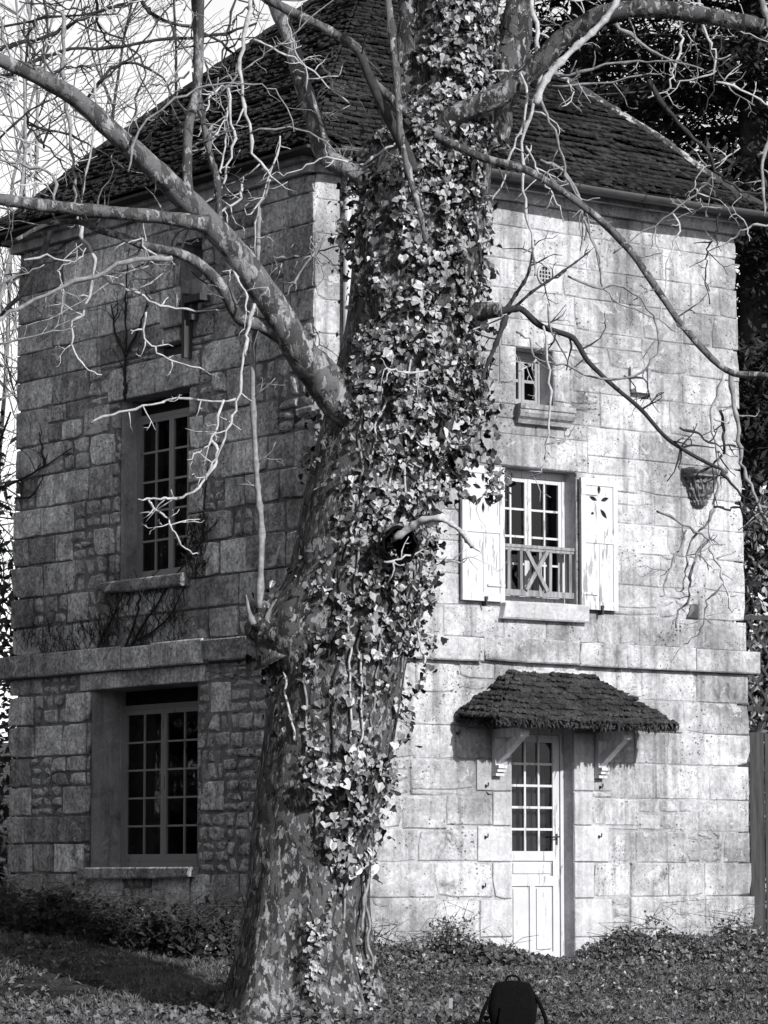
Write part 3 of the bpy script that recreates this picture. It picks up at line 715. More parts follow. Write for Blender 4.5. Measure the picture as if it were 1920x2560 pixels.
# ---- cornice, gutter, downpipe
for W, zz in ((RW, 0.0), (LW, 0.0)):
    m = MB(); m.wbox(W, -0.0 if W is RW else -0.0, 5.62, ZT - 0.005, ZT + 0.10, -0.15, 0.07); m.wbox(W, 0, 5.66, ZT + 0.10, ZT + 0.20, -0.15, 0.16)
    m.build('cornice', 'stone', house)
EZ = ZT + 0.17; OV = 0.34
def gut(W, s0, s1):
    m = MB(); n = 10; R_ = 0.065
    ss = [lerp(s0, s1, i / 24) for i in range(25)]
    for s_ in ss:
        for k in range(n + 1):
            t_ = math.pi * k / n; m.v.append(tuple(W.P(s_, EZ + 0.005 + 0.012 * math.sin(s_ * 1.3) - R_ * math.sin(t_), OV + 0.06 + R_ * math.cos(t_))))
        for k in range(n, -1, -1):
            t_ = math.pi * k / n; m.v.append(tuple(W.P(s_, EZ + 0.010 + 0.012 * math.sin(s_ * 1.3) - (R_ - 0.006) * math.sin(t_), OV + 0.06 + (R_ - 0.006) * math.cos(t_))))
    q_ = 2 * (n + 1)
    for i in range(len(ss) - 1):
        for k in range(q_): m.f.append((i * q_ + k, i * q_ + (k + 1) % q_, (i + 1) * q_ + (k + 1) % q_, (i + 1) * q_ + k))
    g_ = m.build('gutter', 'zinc', house, True)
    for i in range(7):
        s_ = lerp(s0 + 0.3, s1 - 0.3, i / 6); k = MB()
        for kk in range(9):
            t_ = math.pi * kk / 8; zc = EZ + 0.006 + 0.012 * math.sin(s_ * 1.3)
            k.v += [tuple(W.P(s_ - 0.012, zc - 0.072 * math.sin(t_), OV + 0.06 + 0.072 * math.cos(t_))), tuple(W.P(s_ + 0.012, zc - 0.072 * math.sin(t_), OV + 0.06 + 0.072 * math.cos(t_)))]
        k.f = [(2 * i2, 2 * i2 + 1, 2 * i2 + 3, 2 * i2 + 2) for i2 in range(8)]; k.build('gutter_bracket', 'iron', g_)
gut(RW, 0.0, 5.95)
m = MB(); s_ = RW.sz(868, 640, 0.07)[0]; zt_ = RW.sz(868, 505, 0.07)[1]
m.tube([RW.P(s_, zt_ + 0.45, 0.30), RW.P(s_, zt_ + 0.25, 0.2), RW.P(s_, zt_ + 0.06, 0.08), RW.P(s_, zt_ - 0.1, 0.075), RW.P(s_, 6.0, 0.075), RW.P(s_, 3.2, 0.10), RW.P(s_, 0.9, 0.075)], [0.04] * 7, 12)
pi_ = m.build('downpipe', 'pipe', house, True)
for z in (7.7, 6.2, 4.5, 2.2):
    k = MB(); k.wbox(RW, s_ - 0.05, s_ + 0.05, z, z + 0.03, 0.012, 0.12 if z > 4 else 0.15); k.build('pipe_clip', 'iron', pi_)

# ---- roof
ctr = C + DR * 2.81 + DL * 2.81
apz = at(915, -92, ctr.y).z
AP = Vector((ctr.x, ctr.y, apz))
cor = [RW.P(-OV, EZ, OV), RW.P(5.62 + OV, EZ, OV), RW.P(5.62 + OV, EZ, -5.62 - OV), RW.P(-OV, EZ, -5.62 - OV)]
def roof_pt(A, B, a, t):        # a along the eave, t up the slope, with the small kick at the foot
    e = A.lerp(B, a); p = e.lerp(AP, t)
    p = p.copy(); p.z -= 0.08 * math.sin(min(1, t / 0.30) * math.pi) * (1 - t)
    return p
roof = None
for si in range(4):
    A, B = cor[si], cor[(si + 1) % 4]
    nrm = (B - A).cross(AP - A).normalized()
    if nrm.z < 0: nrm = -nrm
    deck = MB(); NR = 16
    for i in range(NR + 1):
        t_ = i / NR; deck.v += [tuple(roof_pt(A, B, 0, t_) - nrm * 0.02), tuple(roof_pt(A, B, 1, t_) - nrm * 0.02)]
    deck.f = [(2 * i, 2 * i + 1, 2 * i + 3, 2 * i + 2) for i in range(NR)]
    if si == 0: roof = deck.build('roof', 'moss', house)
    else: deck.build('roof_deck', 'moss', roof)
    tl = MB(); L_ = (roof_pt(A, B, 0.5, 0) - AP).length; rows_ = int(L_ / 0.088); Wd = (B - A).length
    for i in range(rows_):
        t0, t1 = i / rows_, min(1.0, (i + 1.55) / rows_)
        n_ = max(1, int(Wd * (1 - t0) / 0.135)); off = (i % 2) * 0.5; sag = 0.02 * noise.noise(Vector((i * 0.3, si, 0)))
        for k in range(-1, n_ + 1):
            a0, a1 = (k + off + 0.04) / n_, (k + off + 0.96) / n_
            a0, a1 = max(0, a0), min(1, a1)
            if a1 - a0 < 0.2 / n_: continue
            if RND.random() < 0.02: continue
            wob = 0.012 * noise.noise(Vector((k * 0.35, i * 0.8, si * 7))) + sag
            j = RND.uniform(-0.006, 0.012); dt = RND.uniform(-0.12, 0.12) / rows_ + wob / L_ * 2
            def hp(a, t, h): return roof_pt(A, B, a, min(1, max(-0.01, t))) + nrm * h
            lf_ = 0.050 + j + wob; up = 0.006
            p = [hp(a0, t0 + dt, lf_ - 0.024), hp(a1, t0 + dt + RND.uniform(-0.05, 0.05) / rows_, lf_ - 0.024 + RND.uniform(-0.006, 0.006)), hp(a1, t1, up - 0.012), hp(a0, t1, up - 0.012)]
            p += [hp(a0, t0 + dt, lf_), hp(a1, t0 + dt, lf_ + RND.uniform(-0.004, 0.006)), hp(a1, t1, up), hp(a0, t1, up)]
            tl.poly(p, ((4, 5, 6, 7), (0, 1, 5, 4), (1, 2, 6, 5), (3, 0, 4, 7)))
            if RND.random() < 0.75:          # cushions of moss along the tile edge
                for _ in range(RND.choice((1, 2, 3))):
                    c_ = p[4].lerp(p[5], RND.random()).lerp(p[7].lerp(p[6], 0.5), RND.uniform(0, 0.5)); rm = RND.uniform(0.015, 0.045)
                    e1 = (p[5] - p[4]).normalized(); e2 = nrm.cross(e1)
                    ring = [c_ + (e1 * math.cos(q_) * 1.4 + e2 * math.sin(q_)) * rm * RND.uniform(0.7, 1.2) for q_ in (0, 1.26, 2.51, 3.77, 5.03)]
                    tl.poly(ring + [c_ + nrm * rm * RND.uniform(0.4, 0.8)], [(i2, (i2 + 1) % 5, 5) for i2 in range(5)])
    tag(tl.build('roof_tiles', 'tile', roof), kind='stuff')
    # soffit
    sf = MB(); iA = A.lerp(ctr + Vector((0, 0, EZ)), 0.16); iB = B.lerp(ctr + Vector((0, 0, EZ)), 0.16); iA.z = iB.z = EZ - 0.03
    a2, b2 = A.copy(), B.copy(); a2.z = b2.z = EZ - 0.03
    sf.quad(a2, b2, iB, iA); sf.quad(a2, b2, B, A); sf.build('soffit', 'wood_dark', roof)
    # hip tiles, each its own piece
    if si in (1, 3):
        K = 30
        for i in range(K):
            t0, t1 = i / K, (i + 1.15) / K
            if t1 > 1: continue
            p0, p1 = roof_pt(A, B, 0, t0), roof_pt(A, B, 0, t1)
            out = (A - ctr); out.z = 0; out.normalize(); side = out.cross(Vector((0, 0, 1)))
            m = MB(); hh = []
            for p, rr_ in ((p0, 0.10), (p1, 0.085)):
                for k in range(6):
                    t_ = math.pi * k / 5; hh.append(p + side * (rr_ * math.cos(t_) * 0.95) + Vector((0, 0, 1)) * (rr_ * 0.7 * math.sin(t_) + RND.uniform(-0.006, 0.006)) + out * (0.3 * rr_ * math.sin(t_)))
            m.poly(hh, [(k, k + 1, 6 + k + 1, 6 + k) for k in range(5)] + [tuple(range(6))[::-1]])
            m.build('hip_tile', 'ridge' if si == 1 else 'tile', roof)

# ---- door canopy: lean-to with hipped ends, thick with moss, on two timber brackets
pj = 0.62
ze = RW.sz(1400, 1806, pj)[1]; zr0 = RW.sz(1370, 1684, 0.02)[1]
aL, aR = 1.74, RW.sz(1690, 1808, pj)[0]
eL, eR = aL, aR
q0 = dict(fl=RW.P(aL, ze, pj), fr=RW.P(aR, ze, pj), wl=RW.P(aL - 0.02, ze + 0.06, 0.012), wr=RW.P(aR + 0.02, ze + 0.06, 0.012), tl=RW.P(2.47, zr0, 0.012), tr=RW.P(3.39, zr0, 0.012))
cm = MB(); dz = Vector((0, 0, -0.05))
pts = [q0[k] for k in ('wl', 'fl', 'fr', 'wr', 'tr', 'tl')]
cm.poly(pts + [p + dz for p in pts[:4]], [(1, 2, 4, 5), (0, 1, 5), (2, 3, 4), (0, 6, 7, 1), (1, 7, 8, 2), (2, 8, 9, 3), (6, 9, 8, 7), (0, 5, 4, 3, 9, 6)])
canopy = cm.build('canopy', 'moss', house)
tag(canopy, 'mossy tiled canopy over the white door')
def slope_tiles(mb, e0, e1, t0_, t1_, rows, wid, amp, ruff):
    nrm = (e1 - e0).cross(t0_ - e0).normalized()
    if nrm.z < 0: nrm = -nrm
    for i in range(rows):
        f0, f1 = i / rows, min(1, (i + 1.5) / rows)
        A0, B0 = e0.lerp(t0_, f0), e1.lerp(t1_, f0); A1, B1 = e0.lerp(t0_, f1), e1.lerp(t1_, f1)
        n_ = max(1, int((B0 - A0).length / wid))
        for k in range(n_):
            a0, a1 = (k + 0.03) / n_, (k + 0.97) / n_; lf_ = 0.045 + RND.uniform(-0.008, 0.02); dn = (A0 - A1).normalized() * RND.uniform(-0.02, 0.03)
            x0_, x1_ = A0.lerp(B0, a0) + dn, A0.lerp(B0, a1) + dn; y0_, y1_ = A1.lerp(B1, a0), A1.lerp(B1, a1)
            mb.poly([x0_ + nrm * (lf_ - 0.03), x1_ + nrm * (lf_ - 0.03), y1_, y0_, x0_ + nrm * lf_, x1_ + nrm * lf_, y1_ + nrm * 0.008, y0_ + nrm * 0.008], ((4, 5, 6, 7), (0, 1, 5, 4), (1, 2, 6, 5), (3, 0, 4, 7), (0, 3, 2, 1)))
            # moss cushions on the tile
            for _ in range(ruff):
                a, f = RND.random(), RND.random(); c_ = x0_.lerp(x1_, a).lerp(y0_.lerp(y1_, a), f) + nrm * lf_ * (1 - f); r_ = RND.uniform(0.010, 0.038)
                s1_ = (x1_ - x0_).normalized(); s2_ = nrm.cross(s1_)
                ring = [c_ + (s1_ * math.cos(q) + s2_ * math.sin(q)) * r_ * RND.uniform(0.7, 1.2) for q in (0, 1.26, 2.51, 3.77, 5.03)]
                mb.poly(ring + [c_ + nrm * r_ * RND.uniform(0.5, 0.9)], [(i2, (i2 + 1) % 5, 5) for i2 in range(5)])
tm = MB()
slope_tiles(tm, q0['fl'], q0['fr'], q0['tl'], q0['tr'], 9, 0.15, 0.02, 34)
slope_tiles(tm, q0['wl'], q0['fl'], q0['tl'], q0['tl'], 9, 0.15, 0.02, 34); slope_tiles(tm, q0['fr'], q0['wr'], q0['tr'], q0['tr'], 9, 0.15, 0.02, 34)
for (e0, e1, n_) in ((q0['fl'], q0['fr'], 700), (q0['wl'], q0['fl'], 160), (q0['fr'], q0['wr'], 160)):
    for _ in range(n_):
        p = e0.lerp(e1, RND.random()) + RW.N * RND.uniform(-0.02, 0.04) + Vector((0, 0, RND.uniform(-0.035, 0.045))); l_ = Vector((RND.gauss(0, 0.015), RND.gauss(0, 0.015), -RND.uniform(0.015, 0.06) * (1 + 0.8 * noise.noise(p * 5)))); w_ = DR * RND.uniform(0.006, 0.02)
        tm.poly([p - w_, p + w_, p + l_ + w_ * 0.4, p + l_ - w_ * 0.4 + RW.N * 0.01], ((0, 1, 2, 3),))
tag(tm.build('mossy_tiles', 'moss', canopy), kind='stuff')
# mortar fillet against the wall
m = MB(); m.tube([q0['wl'] + RW.N * 0.01, q0['tl'] + RW.N * 0.01, q0['tr'] + RW.N * 0.01, q0['wr'] + RW.N * 0.01], [0.03] * 4, 6, True, 0.3); m.build('mortar_fillet', 'stone_dressed', canopy)
for s_ in (RW.sz(1240, 1860, 0.02)[0], RW.sz(1497, 1860, 0.02)[0]):
    bt = MB(); h_ = 0.05; zt_ = ze - 0.055; zb_ = RW.sz(1240, 1935, 0.05)[1]
    bt.wbox(RW, s_ - h_, s_ + h_, zb_, zt_, 0.012, 0.075)
    bt.wbox(RW, s_ - h_ - 0.005, s_ + h_ + 0.005, zt_ - 0.085, zt_, 0.075, 0.47)
    A_ = [(0.075, zb_ + 0.10), (0.075, zb_ + 0.22), (0.34, zt_ - 0.085), (0.455, zt_ - 0.085)]
    bt.hexa([RW.P(s_ - h_ + 0.01, z, dd) for dd, z in A_] + [RW.P(s_ + h_ - 0.01, z, dd) for dd, z in A_])
    br = bt.build('bracket', 'wood_pale', canopy)
    for i, (zz, dd) in enumerate(((0.0, 0.085), (0.04, 0.11), (0.075, 0.13))):
        k = MB(); k.wbox(RW, s_ - h_ - 0.004, s_ + h_ + 0.004, zb_ + zz - 0.02, zb_ + zz + 0.012, 0.013, dd); k.build('bracket_foot', 'white_paint', canopy)

# ------------------------------------------------------------------ plane tree
TY = 28.0
TT = [(-700, 1150, 60), (-420, 1150, 85), (-200, 1145, 100), (0, 1135, 112), (200, 1120, 128), (330, 1085, 150), (450, 1062, 162), (600, 1048, 165), (800, 1030, 166), (1000, 985, 168), (1200, 935, 166),
      (1400, 895, 164), (1600, 862, 164), (1800, 830, 164), (1900, 812, 163), (2100, 780, 153), (2200, 770, 151), (2340, 762, 160), (2450, 760, 176), (2540, 762, 205), (2600, 765, 250), (2660, 765, 300)]
def trunk_c(v):
    u, hw = interp(TT, v); return u, hw
tree = thing('plane_tree', at(765, 2545, TY), 'big bare plane tree with mottled trunk and ivy in front of house corner', 'tree')
m = MB(); SEG = 72; vv = [-700 + 14 * i for i in range(241)]
for v_ in vv:
    # smooth the table
    u = sum(trunk_c(v_ + d_)[0] for d_ in (-60, -30, 0, 30, 60)) / 5; hw = sum(trunk_c(v_ + d_)[1] for d_ in (-60, -30, 0, 30, 60)) / 5
    c_ = at(u, v_, TY); r_ = hw * TY / FPX
    fl_ = sstep(2080, 2560, v_)
    for k in range(SEG):
        a = 2 * math.pi * k / SEG; dr = Vector((math.cos(a), math.sin(a), 0))
        q = 1 + 0.045 * noise.noise(Vector((dr.x * 1.4, dr.y * 1.4, c_.z * 0.55))) + 0.025 * noise.noise(Vector((dr.x * 4, dr.y * 4, c_.z * 0.7 + 9))) + 0.012 * noise.noise(Vector((dr.x * 10, dr.y * 10, c_.z * 4)))
        bv = (v_ - 1590) / (95 if v_ < 1590 else 62); ba = (a - 3.35) / 0.55
        if abs(bv) < 3 and abs(ba) < 3: q += (0.50 + 0.25 * noise.noise(Vector((a * 3, c_.z * 4, 2)))) * math.exp(-bv * bv) * math.exp(-ba * ba) + 0.05 * math.exp(-bv * bv * 0.5) * math.exp(-ba * ba * 0.5) * noise.noise(Vector((a * 9, c_.z * 14, 5)))
        q += fl_ * (0.13 * math.sin(a * 5 + 0.6) + 0.08 * math.sin(a * 9 + 2))
        m.v.append(tuple(c_ + dr * r_ * q))
for i in range(len(vv) - 1):
    for k in range(SEG):
        k2 = (k + 1) % SEG; m.f.append((i * SEG + k, i * SEG + k2, (i + 1) * SEG + k2, (i + 1) * SEG + k))
m.build('trunk', 'bark', tree, True)

def px_path(pts, y0, y1):
    n = len(pts); return [at(u, v, lerp(y0, y1, i / max(1, n - 1))) for i, (u, v) in enumerate(pts)]
def woody(name, pts, r0, r1, mat, y0=TY - 0.5, y1=TY - 0.8, seg=10, sub=6, lump=0.22, sprigs=0, spx=(40, 130), label=None, jitter=0.0, curve=1.0, parent=None, cap=True):
    """one branch with the small shoots that grow on it"""
    P = smooth_path(px_path(pts, y0, y1), sub)
    if jitter:
        for i in range(1, len(P) - 1): P[i] = P[i] + Vector((RND.uniform(-1, 1), RND.uniform(-1, 1), RND.uniform(-1, 1))) * jitter
    k_ = TY / FPX; n = len(P)
    rad = [lerp(r0, r1, (i / (n - 1)) ** curve) * k_ * (1 + 0.10 * noise.noise(Vector((i * 0.35, r0, 3.0)))) for i in range(n)]
    if r0 > 17: rad = [r_ * (1 + 0.45 * math.exp(-i / (n * 0.05))) for i, r_ in enumerate(rad)]
    if r0 < 12: rad = [r_ * (1.4 if i % 4 == 2 else 1.0) for i, r_ in enumerate(rad)]
    m = MB(); m.tube(P, rad, seg, cap, lump, RND.uniform(0, 50))
    for _ in range(sprigs):
        i = RND.randrange(int(n * 0.15), n); base = P[i]; ln = RND.uniform(*spx) * k_
        t_ = (P[min(i + 1, n - 1)] - P[max(0, i - 1)]).normalized()
        side = Vector((-t_.z, RND.uniform(-0.5, 0.5), t_.x)) * RND.choice((-1, 1))
        sprig(m, base, (t_ * RND.uniform(-0.1, 0.9) + side * RND.uniform(0.5, 1.0)).normalized(), ln, min(rad[i] * 0.6, RND.uniform(1.6, 2.8) * k_), 2)
    o = m.build(name, mat, parent or tree, True)
    if label: tag(o, label)
    return o
def sprig(m, p, d, ln, r, depth):
    n = max(3, int(ln / 0.09)); pts = [p]; q = p.copy(); d = d.copy()
    for i in range(n):
        d = (d + Vector((RND.uniform(-1, 1), RND.uniform(-0.6, 0.6), RND.uniform(-1, 1))) * 0.48 + Vector((0, 0, 0.04))).normalized()
        q = q + d * (ln / n); pts.append(q.copy())
        if depth and RND.random() < 0.30:
            s_ = Vector((-d.z, RND.uniform(-0.5, 0.5), d.x)) * RND.choice((-1, 1)); sprig(m, q, (d * 0.7 + s_ * 0.7).normalized(), ln * RND.uniform(0.25, 0.55), r * 0.65, depth - 1)
    m.tube(pts, [lerp(r, r * 0.45, i / n) * (1.35 if i % 2 else 1) for i in range(n + 1)], 5, True)
# main limbs
woody('branch', [(905, 1060), (840, 985), (790, 925), (752, 880), (683, 764), (602, 648), (509, 544), (405, 440), (289, 336), (185, 243), (69, 179), (0, 150), (-140, 90), (-320, -40)], 62, 13, 'limb', TY - 0.25, TY - 1.6, 20, 8, 0.14, 10, (60, 160), 'thick pale limb reaching up to the left', curve=0.55)
woody('branch', [(515, 562), (470, 553), (382, 541), (278, 532), (139, 517), (0, 498), (-160, 470), (-330, 430)], 19, 13, 'limb', TY - 0.95, TY - 1.5, 14, 7, 0.14, 6, (60, 160))
woody('branch', [(760, 872), (720, 850), (660, 815), (600, 795), (555, 718), (498, 660), (440, 631), (359, 613), (300, 590), (243, 573), (197, 555), (120, 560), (40, 600)], 24, 5, 'limb', TY - 0.5, TY - 1.2, 12, 7, 0.16, 12, (40, 140), curve=0.7)
woody('branch', [(960, 470), (900, 440), (856, 417), (810, 382), (787, 301), (752, 197), (723, 93), (683, 0), (640, -120), (590, -300)], 32, 17, 'limb', TY - 0.2, TY + 0.6, 14, 7, 0.14, 8, (40, 120), curve=0.7)
woody('branch', [(640, -90), (655, -30), (671, 0), (787, 58), (891, 121), (926, 197), (1007, 272), (1088, 336), (1204, 393), (1308, 422), (1400, 474), (1493, 544), (1574, 625), (1655, 741), (1713, 822), (1817, 926), (1920, 940), (2060, 985)], 13, 7, 'limb', TY + 0.2, TY - 1.7, 12, 6, 0.22, 10, (40, 120), 'long thin branch sloping down across the whole facade')
woody('branch', [(1090, 420), (1098, 370), (1111, 312), (1157, 278), (1250, 237), (1342, 162), (1412, 93), (1516, 35), (1620, 21), (1736, 35), (1840, 52), (1906, 66)], 30, 20, 'bark', TY - 0.45, TY - 0.9, 16, 7, 0.14, 6, (50, 130), 'dark sawn-off limb arching to the right')
woody('branch', [(1340, 260), (1365, 197), (1423, 133), (1481, 81), (1527, 29), (1560, -40), (1600, -160)], 8, 6, 'twig_pale', TY - 1.1, TY - 1.2, 10, 6, 0.35, 0)
woody('branch', [(1215, 380), (1235, 280), (1265, 170), (1288, 90), (1310, -60), (1345, -300)], 52, 34, 'bark', TY, TY + 0.3, 14, 6, 0.16, 3, (50, 120))
woody('branch', [(1010, 430), (1008, 330), (1012, 200), (1018, 80), (1022, -80), (1010, -350)], 34, 20, 'bark', TY - 0.35, TY - 0.1, 12, 6, 0.16, 2, (40, 100))
woody('branch', [(1030, 430), (1022, 393), (990, 330), (955, 262), (915, 170), (903, 140)], 17, 10, 'twig_dark', TY - 0.75, TY - 0.62, 10, 6, 0.2, 3, (40, 110))
woody('branch', [(1064, 606), (1053, 544), (1030, 463), (1001, 336), (995, 231), (978, 70), (962, -60), (950, -200)], 5, 11, 'limb', TY - 1.1, TY - 0.6, 9, 6, 0.25, 3, (40, 100))
# upright stems on the left
woody('branch', [(474, 500), (468, 440), (472, 312), (492, 231), (498, 116), (500, 0), (505, -160)], 13, 11, 'limb', TY - 0.95, TY - 0.9, 10, 6, 0.16, 6, (50, 130))
woody('branch', [(548, 590), (544, 463), (527, 393), (503, 278), (492, 191), (488, 60), (478, -80)], 8.5, 6.5, 'limb', TY - 0.85, TY - 0.8, 8, 6, 0.16, 4, (40, 110))
# burl with a broken stub and the straight pole growing from it
woody('branch_stub', [(700, 1640), (668, 1580), (650, 1535), (644, 1508)], 58, 22, 'bark', TY - 0.12, TY - 0.22, 16, 7, 0.30, 0, label='torn stump of an old cut branch on the burl')
woody('splinter', [(634, 1560), (622, 1528), (615, 1487)], 9, 1.5, 'twig_mid', TY - 0.30, TY - 0.34, 5, 4, 0.6)
woody('splinter', [(664, 1552), (676, 1522), (692, 1498)], 6, 1.5, 'twig_mid', TY - 0.30, TY - 0.36, 5, 4, 0.6)
woody('branch', [(648, 1520), (654, 1334), (646, 1240), (640, 1160), (631, 965), (637, 826), (640, 740), (645, 618), (648, 520)], 8, 5, 'twig_mid', TY - 0.35, TY - 0.4, 8, 6, 0.15, 3, (40, 90))
# cut stub with dark hollow and hooked dead branch
st = woody('branch_stub', [(945, 1375), (985, 1365), (997, 1362)], 56, 44, 'bark', TY - 0.35, TY - 0.70, 18, 4, 0.18, 0, label='hollow stub of a sawn branch', cap=False)
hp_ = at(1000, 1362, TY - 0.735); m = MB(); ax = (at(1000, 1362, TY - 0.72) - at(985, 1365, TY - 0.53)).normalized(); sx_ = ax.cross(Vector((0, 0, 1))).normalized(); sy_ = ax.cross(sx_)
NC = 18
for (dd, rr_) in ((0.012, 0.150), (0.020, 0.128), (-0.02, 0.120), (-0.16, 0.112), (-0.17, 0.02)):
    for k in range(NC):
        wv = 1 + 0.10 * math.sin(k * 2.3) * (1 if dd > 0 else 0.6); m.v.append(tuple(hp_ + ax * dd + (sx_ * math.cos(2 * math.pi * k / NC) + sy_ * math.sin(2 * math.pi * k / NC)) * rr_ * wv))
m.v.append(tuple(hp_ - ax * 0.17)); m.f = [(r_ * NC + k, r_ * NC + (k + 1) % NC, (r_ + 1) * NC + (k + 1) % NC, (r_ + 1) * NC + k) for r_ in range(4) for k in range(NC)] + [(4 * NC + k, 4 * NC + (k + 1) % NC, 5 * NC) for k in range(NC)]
m.build('hollow', 'black', tree)  # shade inside the hollow put into its near-black colour
woody('branch', [(985, 1345), (1029, 1318), (1058, 1300), (1105, 1299), (1145, 1322), (1165, 1345), (1180, 1366)], 9.5, 4.5, 'twig_pale', TY - 0.7, TY - 1.1, 9, 5, 0.55, 3, (20, 60), 'pale hooked dead branch')
# right-hand lower branch from a stub
woody('branch_stub', [(1140, 790), (1200, 780), (1250, 775)], 28, 18, 'bark', TY - 0.2, TY - 0.4, 12, 5, 0.25)
woody('branch', [(1225, 782), (1285, 772), (1308, 776), (1354, 816), (1423, 839), (1446, 862), (1470, 903), (1528, 960), (1603, 1024), (1666, 1094), (1736, 1140), (1794, 1169)], 13, 4.5, 'twig_dark', TY - 0.35, TY - 0.2, 9, 6, 0.2, 12, (40, 110), curve=0.35)
woody('branch', [(1262, 780), (1290, 735), (1318, 690), (1330, 640), (1336, 600)], 6, 2, 'twig_dark', TY - 0.3, TY - 0.2, 6, 6, 0.2, 4, (40, 100))
woody('branch', [(1270, 785), (1330, 730), (1390, 690), (1440, 655), (1475, 628)], 4.5, 2, 'twig_dark', TY - 0.25, TY - 0.1, 6, 6, 0.2, 4, (30, 90))
woody('branch', [(1266, 790), (1240, 860), (1215, 920), (1200, 965)], 8, 3, 'twig_dark', TY - 0.4, TY - 0.5, 6, 6, 0.2, 2, (30, 80))
